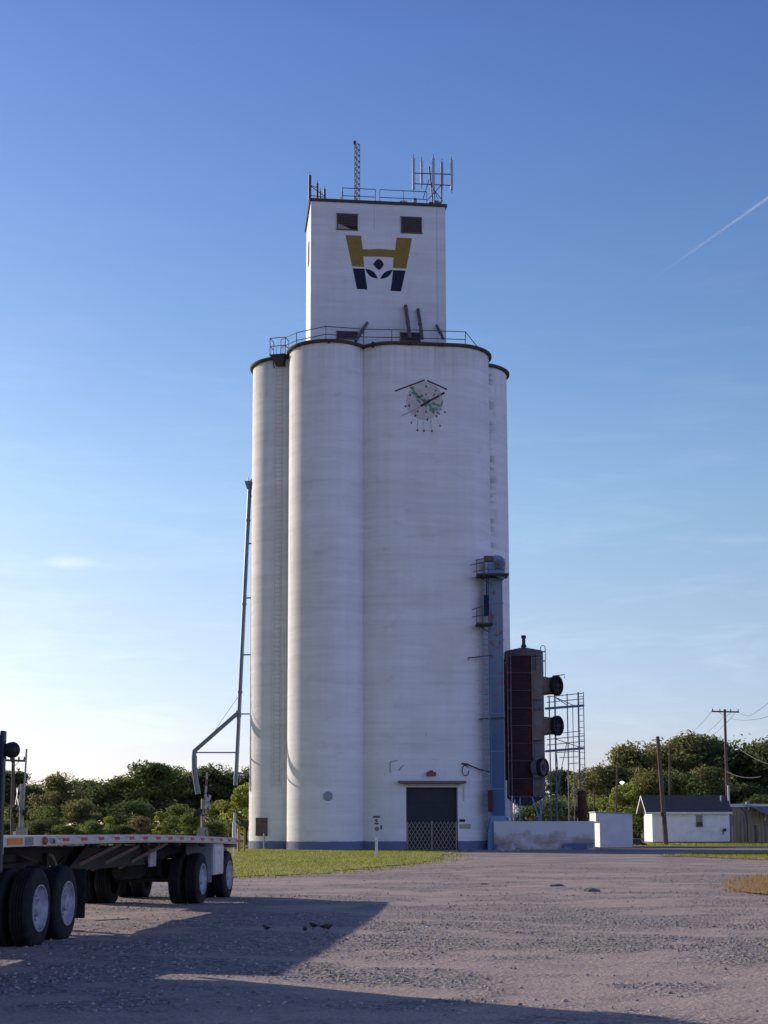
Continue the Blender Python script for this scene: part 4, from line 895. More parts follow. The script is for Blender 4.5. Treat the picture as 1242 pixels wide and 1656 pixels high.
    # hopper and legs below
    mb = MB(); mb.frustum_box(P(847, 1303, dep / 2), (0.9, 0.9), Vector((xc, D + dep / 2, zb)), (w, dep)); mb.build('hopper', pm('hopper_blue', (0.05, 0.08, 0.12), (0.09, 0.08, 0.09)), t, smooth=0)
    mb = MB()
    for px0, px1 in ((828, 828), (860, 871), (880, 873), (841, 841)): mb.bar(P(px0, 1287, 0.1), P(px1, 1322, 0.1), 0.10)
    for x in (x0 + 0.1, x1 - 0.1): mb.bar((x, D + dep, zb), (x, D + dep, 1.0), 0.12)
    for px in (828, 841, 872, 874): q = P(px, 1322, 0.1); mb.bar(q, (q.x, q.y, 0), 0.12)
    mb.build('leg', BLUEST, t, smooth=0)
    mb = MB(); q = P(831, 1300, -0.3)
    for px in (829, 833, 837): mb.bar(P(px - 1, 1287 + (px - 829) * 1.6, -0.5), P(px - 1, 1322, -0.5), 0.06)
    mb.build('guard_slat', pm('white_slat', (0.7, 0.7, 0.7)), t, smooth=0)
    mb = MB(); mb.prism([P(815, 1262, -0.45), P(820, 1262, -0.45), P(820, 1290, -0.45), P(827, 1297, -0.45), P(827, 1322, -0.45), P(815, 1322, -0.45)], (0, 0.08, 0)); mb.build('white_panel', pm('white_slat', (0.7, 0.7, 0.7)), t, smooth=0)
dryer()
def scaffold():
    D = DD + 2.2; P = lambda px, py, d=0.0: at(px, py, D + d)
    b = P(915, 1322); b.z = 0
    t = thing('catwalk_frame', 'blue steel catwalk frame with ladder standing right of the dryer', 'scaffold', b)
    SC = pm('frame_blue_steel', (0.10, 0.14, 0.22), (0.16, 0.18, 0.24), 0.6, 0.3)
    def vert(mb, px, y0, d=0.0, r=0.05):
        q = P(px, y0, d); mb.tube((q.x, q.y, 0), q, r, n=6)
    mb = MB(); 
    for px, y0, d, r in ((897, 1112, -0.9, .055), (935, 1119, -0.9, .055), (917, 1122, 0.9, .045), (926, 1140, 0.9, .03), (888, 1125, 0.9, .045)): vert(mb, px, y0, d, r)
    mb.build('post', SC, t)
    for py in (1143, 1212):
        mb = MB(); a, c = P(882, py + 3, -0.9), P(944, py - 2, -0.9); mb.bar(a, c, 0.10, 0.16); a2, c2 = P(882, py + 3, 0.9), P(940, py - 2, 0.9); mb.bar(a2, c2, 0.08, 0.14)
        for k in range(6): f = k / 5; mb.bar(a.lerp(c, f), a2.lerp(c2, f), 0.12, 0.05)
        mb.build('walkway', NAVY if False else SC, t, smooth=0)
        mb = MB()
        for dy in (-9, -18): mb.tube(P(884, py + dy + 2, -0.9), P(944, py + dy - 4, -0.9), 0.028, n=6); mb.tube(P(884, py + dy + 2, 0.9), P(925, py + dy - 2, 0.9), 0.024, n=6)
        mb.build('guard_rail', SC, t)
    mb = MB()
    for s in ((898, 1128, 917, 1140), (898, 1195, 942, 1210), (899, 1128, 930, 1142), (910, 1320, 898, 1200), (898, 1290, 917, 1200), (897, 1187, 940, 1182), (900, 1217, 935, 1215), (905, 1225, 935, 1224), (920, 1235, 935, 1234), (898, 1300, 910, 1240)): mb.tube(P(s[0], s[1], -0.6), P(s[2], s[3], -0.2), 0.026, n=6)
    mb.build('cross_brace', SC, t)
    mb = MB(); q0, q1 = P(936, 1200, -0.95), P(945, 1200, -0.95); ztop = P(944, 1119, -0.95).z
    for q in (q0, q1): mb.tube((q.x, q.y, 0.2), (q.x, q.y, ztop), 0.03, n=6)
    z = 0.6
    while z < ztop: mb.tube((q0.x, q0.y, z), (q1.x, q1.y, z), 0.02, n=5); z += 0.42
    mb.build('ladder', SC, t)
scaffold()
def tank():
    D = D0 + 2.0; a, c = at(936, 1320, D), at(936, 1279, D); x0, x1 = at(935, 1300, D).x, at(950, 1300, D).x; xc = (x0 + x1) / 2; r = (x1 - x0) / 2
    t = thing('red_tank', 'upright dark red tank behind the low peeling wall', 'tank', (xc, D + r, 0))
    mb = MB(); mb.lathe([(r * 0.9, 1.3), (r, 1.35), (r, c.z - 0.08), (r * 0.8, c.z), (0.05, c.z + 0.03)], (xc, D + r, 0), 20); mb.build('shell', pm('maroon_tank', (0.07, 0.012, 0.018), (0.045, 0.012, 0.014), 0.55), t)
    mb = MB(); mb.box((xc, D + r, 0.65), (r * 2.2, r * 2.2, 1.3)); mb.build('plinth', pm('grey_block', (0.2, 0.2, 0.2)), t, smooth=0)
    mb = MB()
    for z in (1.6, c.z - 0.3): mb.lathe([(r, z - 0.03), (r + 0.02, z - 0.03), (r + 0.02, z + 0.03), (r, z + 0.03)], (xc, D + r, 0), 20)
    mb.build('hoop', DARKST, t)
tank()
# low wall with peeling paint in front of the dryer
def peel_mat():
    m = pm('peeling_wall', (0.60, 0.57, 0.55), (0.37, 0.28, 0.23), 0.9, scale=0.9, bump=0.3, lo=0.44, hi=0.62, stretch=(0.9, 1, 1.3), detail=12)
    n, l = m.node_tree.nodes, m.node_tree.links; b = n['Principled BSDF']; src = b.inputs['Base Color'].links[0].from_socket
    ramp = src.node; nt = ramp.inputs['Fac'].links[0].from_node
    g = n.new('ShaderNodeTexCoord'); se = n.new('ShaderNodeSeparateXYZ'); l.new(g.outputs['Object'], se.inputs[0])
    # paint has come off in a ragged band below the coping, a blue painted foot shows in places
    m1 = n.new('ShaderNodeMapRange'); m1.inputs['From Min'].default_value = 1.6; m1.inputs['From Max'].default_value = 0.6; m1.inputs['To Min'].default_value = -0.16; m1.inputs['To Max'].default_value = 0.09; l.new(se.outputs['Z'], m1.inputs['Value'])
    ad = n.new('ShaderNodeMath'); ad.operation = 'ADD'; l.new(nt.outputs['Fac'], ad.inputs[0]); l.new(m1.outputs['Result'], ad.inputs[1]); l.new(ad.outputs[0], ramp.inputs['Fac'])
    m2 = n.new('ShaderNodeMapRange'); m2.inputs['From Min'].default_value = 0.55; m2.inputs['From Max'].default_value = 0.35; l.new(se.outputs['Z'], m2.inputs['Value'])
    n3 = n.new('ShaderNodeTexNoise'); n3.inputs['Scale'].default_value = 0.7; n3.inputs['Detail'].default_value = 8; l.new(g.outputs['Object'], n3.inputs['Vector'])
    r3 = n.new('ShaderNodeValToRGB'); r3.color_ramp.elements[0].position = 0.48; r3.color_ramp.elements[1].position = 0.56; l.new(n3.outputs['Fac'], r3.inputs['Fac'])
    mu = n.new('ShaderNodeMath'); mu.operation = 'MULTIPLY'; l.new(m2.outputs['Result'], mu.inputs[0]); l.new(r3.outputs['Color'], mu.inputs[1])
    x = n.new('ShaderNodeMixRGB'); x.inputs['Color2'].default_value = (0.10, 0.13, 0.26, 1); l.new(mu.outputs[0], x.inputs['Fac']); l.new(src, x.inputs['Color1']); l.new(x.outputs['Color'], b.inputs['Base Color'])
    return m
def low_wall():
    D = D0 + 0.6; x0, x1 = at(799, 1350, D).x, at(962, 1350, D).x; zt_ = at(870, 1328, D).z
    mb = MB(); mb.box(((x0 + x1) / 2, D + 0.2, zt_ / 2 - 0.1), (x1 - x0, 0.4, zt_ + 0.2)); mb.box((x1 - 0.2, D + 2.2, zt_ / 2 - 0.1), (0.4, 3.6, zt_ + 0.196)); mb.box(((x0 + x1) / 2, D + 2.4, 0.55), (x1 - x0 - 0.8, 3.9, 1.1))
    o = mb.build('retaining_wall', peel_mat(), origin=((x0 + x1) / 2, D, 0), smooth=0, bevel=0.015); tag(o, 'low concrete wall with peeling white and brown paint in front of the dryer', 'wall')
low_wall()
# white flat-topped shed
def shed():
    D = G(985, 1370.5).y; x0, x1 = at(970, 1345, D).x, at(1023, 1345, D).x; zt_ = at(995, 1314, D).z; dep = 3.2
    t = thing('white_shed', 'small windowless white shed with flat top between the wall and the house', 'shed', ((x0 + x1) / 2, D, 0))
    PW = pm('shed_white_paint', (0.74, 0.73, 0.73), (0.62, 0.61, 0.60), 0.8, scale=1.2)
    mb = MB(); mb.prism([(x0, D, 0), (x1, D, 0), (x1, D, zt_ - 0.12), (x0, D, zt_)], (0, dep, 0)); mb.build('wall', PW, t, smooth=0)
    mb = MB(); mb.box((x0 - 0.13, D + dep / 2, zt_ - 0.34), (0.26, dep - 0.02, 0.62)); mb.build('overhang', PW, t, smooth=0)
    mb = MB(); mb.prism([(x0 - 0.32, D - 0.08, zt_ + 0.004), (x1 + 0.1, D - 0.08, zt_ - 0.12), (x1 + 0.1, D - 0.08, zt_ - 0.04), (x0 - 0.32, D - 0.08, zt_ + 0.084)], (0, dep + 0.16, 0)); mb.build('roof', pm('shed_roof', (0.4, 0.39, 0.38)), t, smooth=0)
    # rubble and timber lying by it
    for i, (px, sz, lab, mat) in enumerate(((1016, 0.42, 'pale broken concrete lump beside the white shed', 'pale'), (1028, 0.9, 'dark heap of scrap between white shed and white house', 'dark'))):
        p = G(px, 1367.5); mb = MB(); ico = bmesh.new(); bmesh.ops.create_icosphere(ico, subdivisions=3, radius=1)
        for v in ico.verts:
            f = 0.75 + 0.5 * random.Random(int(abs(v.co.x * 7 + v.co.y * 11 + v.co.z * 13) * 10)).random() * 0.6; mb.v.append(Vector((p.x + v.co.x * sz * f, p.y + v.co.y * sz * f * 0.7, max(0, v.co.z) * sz * 0.55 * f)))
        mb.f = [tuple(v.index for v in f_.verts) for f_ in ico.faces]; ico.free()
        tag(mb.build('rubble', pm('rubble_' + mat, (0.45, 0.43, 0.40) if mat == 'pale' else (0.06, 0.06, 0.06), None, 0.9, scale=4, bump=0.4), origin=(p.x, p.y, 0)), lab, 'rubble')
shed()
# small white house
def house():
    D = G(1100, 1364).y; P = lambda px, py, d=0.0: at(px, py, D + d)
    x0, x1 = P(1055, 1340).x, P(1180, 1340).x; ze = P(1110, 1311).z; zrg = P(1110, 1287.5, 2).z; dep = 4.0; xc = (x0 + x1) / 2
    t = thing('white_house', 'small white house with a dark gable roof and one small window', 'house', (xc, D, 0))
    SID = bpy.data.materials.new('white_siding'); SID.use_nodes = True; n_, l_ = SID.node_tree.nodes, SID.node_tree.links; bs = n_['Principled BSDF']; bs.inputs['Roughness'].default_value = 0.7
    tcx = n_.new('ShaderNodeTexCoord'); wv = n_.new('ShaderNodeTexWave'); wv.bands_direction = 'Z'; wv.wave_profile = 'SAW'; wv.inputs['Scale'].default_value = 2.0; wv.inputs['Distortion'].default_value = 0
    ntx = n_.new('ShaderNodeTexNoise'); ntx.inputs['Scale'].default_value = 1.5; ntx.inputs['Detail'].default_value = 6
    rx = n_.new('ShaderNodeValToRGB'); rx.color_ramp.elements[0].color = (0.64, 0.65, 0.66, 1); rx.color_ramp.elements[1].color = (0.78, 0.78, 0.78, 1); rx.color_ramp.elements[0].position = 0.3; rx.color_ramp.elements[1].position = 0.6
    bpx = n_.new('ShaderNodeBump'); bpx.inputs['Strength'].default_value = 0.5; bpx.inputs['Distance'].default_value = 0.03
    l_.new(tcx.outputs['Object'], wv.inputs['Vector']); l_.new(tcx.outputs['Object'], ntx.inputs['Vector']); l_.new(ntx.outputs['Fac'], rx.inputs['Fac']); l_.new(rx.outputs['Color'], bs.inputs['Base Color']); l_.new(wv.outputs['Fac'], bpx.inputs['Height']); l_.new(bpx.outputs['Normal'], bs.inputs['Normal'])
    mb = MB(); mb.prism([(x0, D, 0.15), (x0, D + dep, 0.15), (x0, D + dep, ze), (x0, D + dep / 2, zrg - 0.12), (x0, D, ze)], (x1 - x0, 0, 0)); wall = mb.build('wall', SID, t, smooth=0)
    mb = MB(); mb.box((xc, D + dep / 2, 0.05), (x1 - x0 - 0.06, dep - 0.06, 0.22)); mb.build('foundation', pm('dark_foundation', (0.10, 0.10, 0.10)), t, smooth=0)
    ov = 0.35; sl = (zrg - ze) / (dep / 2); xl, xr = P(1043, 1300).x, P(1183, 1300).x
    mb = MB()
    for s in (0, 1):
        y0, y1 = (D - ov, D + dep / 2) if s == 0 else (D + dep + ov, D + dep / 2); z0 = ze - ov * sl
        mb.prism([(xl, y0, z0), (xl, y1, zrg), (xl, y1, zrg + 0.09), (xl, y0, z0 + 0.09)], (xr - xl, 0, 0))
    rfo = mb.build('roof', pm('dark_shingle', (0.075, 0.07, 0.07), (0.11, 0.10, 0.095), 0.9, scale=6, bump=0.35, stretch=(1, 1, 1)), t, smooth=0)
    mb = MB(); mb.box((( xl + xr) / 2, D - ov - 0.012, ze - ov * sl + 0.02), (xr - xl, 0.03, 0.17)); mb.box((xc, D - ov / 2, ze - ov * sl - 0.06), (x1 - x0, ov - 0.02, 0.02))
    for s in (0, 1):
        y0 = D - ov if s == 0 else D + dep + ov
        mb.bar((xl - 0.014, y0, ze - ov * sl + 0.03), (xl - 0.014, D + dep / 2, zrg + 0.03), 0.03, 0.16)
    mb.build('fascia', pm('white_trim', (0.74, 0.74, 0.74)), rfo, smooth=0)
    mb = MB(); q = P(1166, 1292, 1.0); mb.tube((q.x, q.y, q.z - 0.3), (q.x, q.y, q.z + 0.25), 0.07); mb.tube((q.x - 0.02, q.y, q.z + 0.25), (q.x + 0.15, q.y, q.z + 0.15), 0.08); mb.build('vent_pipe', GALV, rfo)
    mb = MB(); a, c = P(1126, 1319), P(1136, 1337); wm = (a.x + c.x) / 2; wz = (a.z + c.z) / 2; ww, wh = c.x - a.x, a.z - c.z
    mb.box((wm, D - 0.02, wz + wh / 2), (ww + 0.1, 0.06, 0.07)); mb.box((wm, D - 0.03, wz - wh / 2), (ww + 0.14, 0.10, 0.06))
    for s in (-1, 1): mb.box((wm + s * ww / 2, D - 0.02, wz), (0.06, 0.06, wh - 0.06))
    wf = mb.build('window', pm('grey_window_frame', (0.30, 0.29, 0.28)), t, smooth=0)
    mb = MB(); mb.box((wm, D - 0.008, wz), (ww - 0.05, 0.02, wh - 0.05)); mb.build('pane', pm('grey_pane', (0.20, 0.19, 0.19), (0.26, 0.24, 0.22), 0.3), wf, smooth=0)
    mb = MB(); mb.box((wm, D - 0.14, wz - wh / 4), (ww * 0.8, 0.28, wh * 0.35)); mb.build('air_conditioner', DARKST, wf, smooth=0)
    mb = MB(); q = P(1171, 1342); mb.box((q.x, D - 0.08, q.z), (0.28, 0.16, 0.25)); mb.box((q.x - 0.1, D - 0.06, q.z - 0.25), (0.06, 0.06, 0.3)); mb.build('meter_box', DARKST, t, smooth=0)
house()
# tan metal shed beyond
def tan_shed():
    D = G(1100, 1364).y + 3.5; P = lambda px, py, d=0.0: at(px, py, D + d)
    x0, x1 = P(1176, 1340).x, P(1330, 1340).x; ze = P(1210, 1303).z
    t = thing('metal_shed', 'tan corrugated metal shed with pale eave at the right edge', 'shed', ((x0 + x1) / 2, D, 0))
    mb = MB(); n_ = 110; dep = 7
    for i in range(n_ + 1):
        x = x0 + (x1 - x0) * i / n_; y = D - (0.05 if i % 4 in (0, 1) else 0.0); mb.v += [Vector((x, y, 0)), Vector((x, y, ze))]
    mb.f = [(2 * i, 2 * i + 2, 2 * i + 3, 2 * i + 1) for i in range(n_)]; mb.box(((x0 + x1) / 2, D + dep / 2 + 0.05, ze / 2), (x1 - x0, dep, ze)); mb.build('wall', pm('tan_sheet', (0.36, 0.30, 0.20), (0.27, 0.22, 0.15), 0.7, scale=1.0, stretch=(3, 3, 0.4)), t, smooth=0)
    mb = MB(); mb.prism([(x0 - 0.2, D - 0.3, ze), (x0 - 0.2, D + dep, ze + 0.1), (x0 - 0.2, D + dep, ze + 0.2), (x0 - 0.2, D - 0.3, ze + 0.1)], (x1 - x0 + 0.4, 0, 0)); rf_ = mb.build('roof', pm('pale_sheet_roof', (0.42, 0.40, 0.37), (0.34, 0.32, 0.3)), t, smooth=0)
    mb = MB(); mb.box(((x0 + x1) / 2, D - 0.34, ze + 0.02), (x1 - x0 + 0.4, 0.06, 0.28)); mb.build('gutter', pm('white_gutter', (0.72, 0.70, 0.68)), rf_, smooth=0)
    mb = MB(); q = P(1209, 1300, -0.5); mb.box((q.x, q.y, q.z), (0.3, 0.25, 0.35)); mb.box((q.x + 0.05, q.y, q.z - 0.35), (0.12, 0.12, 0.4)); mb.build('service_box', GALV, t, smooth=0)
    mb = MB(); mb.prism([P(1214, 1305, -0.4), P(1245, 1320, -2.5), P(1300, 1320, -2.5), P(1300, 1305, -0.4)], (0, 0, 0.06)); mb.build('lean_to_roof', pm('dark_sheet_roof', (0.24, 0.23, 0.22), (0.17, 0.16, 0.15)), t, smooth=0)
    mb = MB()
    for px in (1238, 1252): q = P(px, 1318, -2.4); mb.bar((q.x, q.y, 0), q, 0.10)
    mb.build('lean_to_post', RUST, t, smooth=0)
tan_shed()

# ------------------------------------------------------------------ poles and wires
def pole(name, label, px_top, py_top, px_bot, D, r0, r1, arm=None, group=None, extra=None):
    top = at(px_top, py_top, D); bot = at(px_bot, 1360, D); bot.z = 0
    t = thing(name, label, 'utility pole' if name == 'utility_pole' else 'pole', bot, group)
    mb = MB(); k = 5; mb.path([bot + Vector((0, 0, -0.3))] + [bot.lerp(top, i / k) for i in range(1, k + 1)], [r0] + [r0 + (r1 - r0) * i / k for i in range(1, k + 1)], 10); mb.build('post', WOOD, t)
    if arm:
        px0, px1, py = arm; a, c = at(px0, py, D - r1 - 0.06), at(px1, py + 1.0, D - r1 - 0.06); mb = MB(); mb.bar(a, c, 0.11, 0.14); am = mb.build('crossarm', WOOD, t, smooth=0)
        mb = MB(); mid_ = top.lerp(bot, 0.01); 
        for s in (0.25, 0.75): mb.bar(a.lerp(c, s), at((px0 + px1) / 2, py + 9, D - r1 - 0.03), 0.035)
        mb.build('brace', GALV, am, smooth=0)
        for f in (0.03, 0.3, 0.7, 0.97):
            mb = MB(); mb.lathe([(0.03, 0.06), (0.06, 0.09), (0.07, 0.16), (0.04, 0.22), (0.05, 0.26), (0.01, 0.3)], a.lerp(c, f), 10); mb.build('insulator', pm('grey_insulator', (0.10, 0.09, 0.09), rough=0.3), am)
    if extra: extra(t, top, bot, D)
    return t
def leaning_extra(t, top, bot, D):
    mb = MB(); q = at(1074, 1327, D - 0.25); mb.box(q, (0.35, 0.25, 0.5)); mb.box(q + Vector((-0.2, 0, 0.5)), (0.15, 0.2, 0.3)); mb.build('meter_box', DARKST, t, smooth=0)
pole('utility_pole', 'leaning bare wooden pole in front of the small white house', 1063.5, 1191, 1077, G(1077, 1366.5).y, 0.22, 0.15, extra=leaning_extra)
DT = 140.0
pole('utility_pole', 'tall wooden pole with wide crossarm behind the right end of the white house', 1172, 1147, 1178, DT, 0.17, 0.12, (1151, 1195, 1150.5))
pole('utility_pole', 'thin bare wooden pole standing among trees behind the white house roof', 1083, 1203, 1083.5, 150, 0.13, 0.10)
def lamp_extra(t, top, bot, D):
    mb = MB(); c = at(1006, 1265.5, D - 0.4); mb.path([at(998, 1262, D), at(1002, 1261, D - 0.2), at(1006, 1262, D - 0.4)], 0.035); arm_ = mb.build('lamp_arm', GALV, t)
    m = bpy.data.materials.new('lit_lamp_glass'); m.use_nodes = True; b = m.node_tree.nodes['Principled BSDF']; b.inputs['Base Color'].default_value = (0.85, 0.9, 0.85, 1); b.inputs['Emission Color'].default_value = (0.8, 1.0, 0.85, 1); b.inputs['Emission Strength'].default_value = 1.0
    mb = MB(); mb.lathe([(0.05, 0.15), (0.22, 0.08), (0.24, 0.0), (0.16, -0.14), (0.03, -0.2)], c, 14); mb.build('lamp_globe', m, arm_)
pole('lamp_pole', 'wooden pole with a bright yard lamp among trees left of the house', 998, 1238, 996, 145, 0.12, 0.09, extra=lamp_extra)
pole('utility_pole', 'short grey pole among trees above the shed', 961, 1274, 961, 150, 0.09, 0.08)
pole('utility_pole', 'wooden pole with crossarm at the far left behind the truck', 21.5, 1226, 20, 95, 0.14, 0.11, (8, 40, 1229.5))
DW = 139.8
def wire(label, pts, sag=0.0, r=0.018):
    pts = [Vector(p) for p in pts]; out = []
    for i in range(len(pts) - 1):
        for k in range(14):
            f = k / 14; p = pts[i].lerp(pts[i + 1], f); p.z -= sag * 4 * f * (1 - f); out.append(p)
    out.append(pts[-1]); mb = MB(); mb.path(out, r, 5); o = mb.build('power_line', pm('wire_grey', (0.10, 0.10, 0.11), rough=0.5), origin=out[0]); tag(o, label, 'wire', 'overhead wires'); return o
wire('left wire sagging from the crossarm down into the trees', [at(1152, 1149, DW), at(1114, 1187, 170)], 0.2)
wire('middle wire falling from the crossarm into the trees', [at(1170, 1159, DW), at(1132, 1192, 170)], 0.2)
wire('right wire falling from the crossarm into the trees', [at(1188, 1154, DW), at(1143, 1196, 170)], 0.2)
wire('steep wire running from the crossarm up to the right edge', [at(1194, 1151, DW), at(1212, 1158, 125), at(1260, 1122, 100)], 0.1)
wire('shallow wire running from the crossarm to the right edge', [at(1182, 1162, DW), at(1216, 1164, 125), at(1262, 1151, 100)], 0.1)
wire('low cable slung from the crossarm pole to the right edge', [at(1190, 1206, 138), at(1260, 1240, 110)], 0.3, 0.03)
wire('sagging cable between the leaning pole and the crossarm pole', [at(1086, 1240, 142), at(1176, 1226, DT)], 1.1, 0.02)
wire('short bright cable low on the crossarm pole', [at(1174, 1247, DT), at(1230, 1256, 120)], 0.3, 0.03)
# fence posts in front of the tan shed
for i, (px, y0, lab, mt, r) in enumerate(((1184, 1335, 'pale steel pipe post at the right corner of the white house', GALV, 0.07), (1204, 1322, 'second pale post in front of the tan shed', RUST, 0.10), (1208, 1316, 'thin dark post with bent top before the tan shed', DARKST, 0.05), (1222, 1334, 'stout weathered wooden post before the tan shed', WOOD, 0.13))):
    D = G(1100, 1364).y - 0.8 + 0.5 * (i % 3); q = at(px, y0, D); mb = MB(); mb.path([(q.x, D, -0.2), (q.x, D, q.z * 0.6), (q.x - (0.05 if i else 0), D, q.z)] + ([(q.x - 0.5, D, q.z + 0.5)] if i == 2 else []), r, 8)
    tag(mb.build('fence_post', mt, origin=(q.x, D, 0)), lab, 'post')
q = at(1178, 1270, 133.2); mb = MB(); mb.path([(q.x, 133.2, 0), (q.x, 133.2, q.z)], 0.10, 8); tag(mb.build('vent_stack', GALV, origin=(q.x, 133.2, 0)), 'pale upright pipe rising behind the right end of the house roof', 'pipe')

# ------------------------------------------------------------------ sign post on the lawn
def sign():
    D = G(609, 1388.5).y; P = lambda px, py, d=0.0: at(px, py, D + d); b = P(609, 1388); b.z = 0
    t = thing('sign_post', 'white post with a small notice board on the grass before the silo', 'sign', b)
    WP = pm('white_post_paint', (0.72, 0.72, 0.73), (0.6, 0.6, 0.6))
    mb = MB(); mb.box((b.x, D, P(609, 1355).z / 2), (0.13, 0.13, P(609, 1355).z)); mb.build('post', WP, t, bevel=0.01)
    mb = MB(); a, c = P(603.5, 1323), P(614.5, 1355); mb.box((b.x, D - 0.09, (a.z + c.z) / 2), (c.x - a.x, 0.03, a.z - c.z)); bd = mb.build('board', pm('faded_board', (0.56, 0.56, 0.60), (0.48, 0.48, 0.52)), t, smooth=0)
    mb = MB(); a, c = P(603.5, 1319.5), P(614.5, 1322.5); mb.box((b.x, D - 0.09, (a.z + c.z) / 2), (c.x - a.x, 0.03, a.z - c.z)); mb.build('board_cap', pm('brown_cap', (0.10, 0.08, 0.08)), bd, smooth=0)
    mb = MB()
    for px, py, w, h in ((608.5, 1326, 0.16, 0.06), (609, 1329, 0.10, 0.06), (609, 1332, 0.22, 0.07)): q = P(px, py); mb.box((q.x, D - 0.108, q.z), (w, 0.008, h))
    mb.build('black_mark', BLACKP, bd, smooth=0)
    mb = MB(); q = P(609.5, 1340.5); mb.lathe([(0.10, 0), (0.10, 0.008)], (q.x, D - 0.105, q.z), 16, Matrix.Rotation(rad(90), 3, 'X')); mb.build('red_mark', pm('red_mark', (0.26, 0.13, 0.12)), bd)
    mb = MB(); q = P(616.5, 1338); mb.box((q.x, D - 0.05, q.z), (0.09, 0.07, 0.2)); mb.build('side_box', DARKST, t, smooth=0)
sign()
p = G(427, 1377.5); p.y = 97.3; q0 = at(427, 1350, 97.3); mb = MB(); mb.tube((q0.x, 97.3, 0), (q0.x, 97.3, q0.z), 0.045); mb.lathe([(0.06, 0), (0.06, 0.08), (0.02, 0.12)], (q0.x, 97.3, q0.z), 8); tag(mb.build('marker_post', GALV, origin=(q0.x, 97.3, 0)), 'thin grey stake in front of the brown hatch on the left silo', 'post')

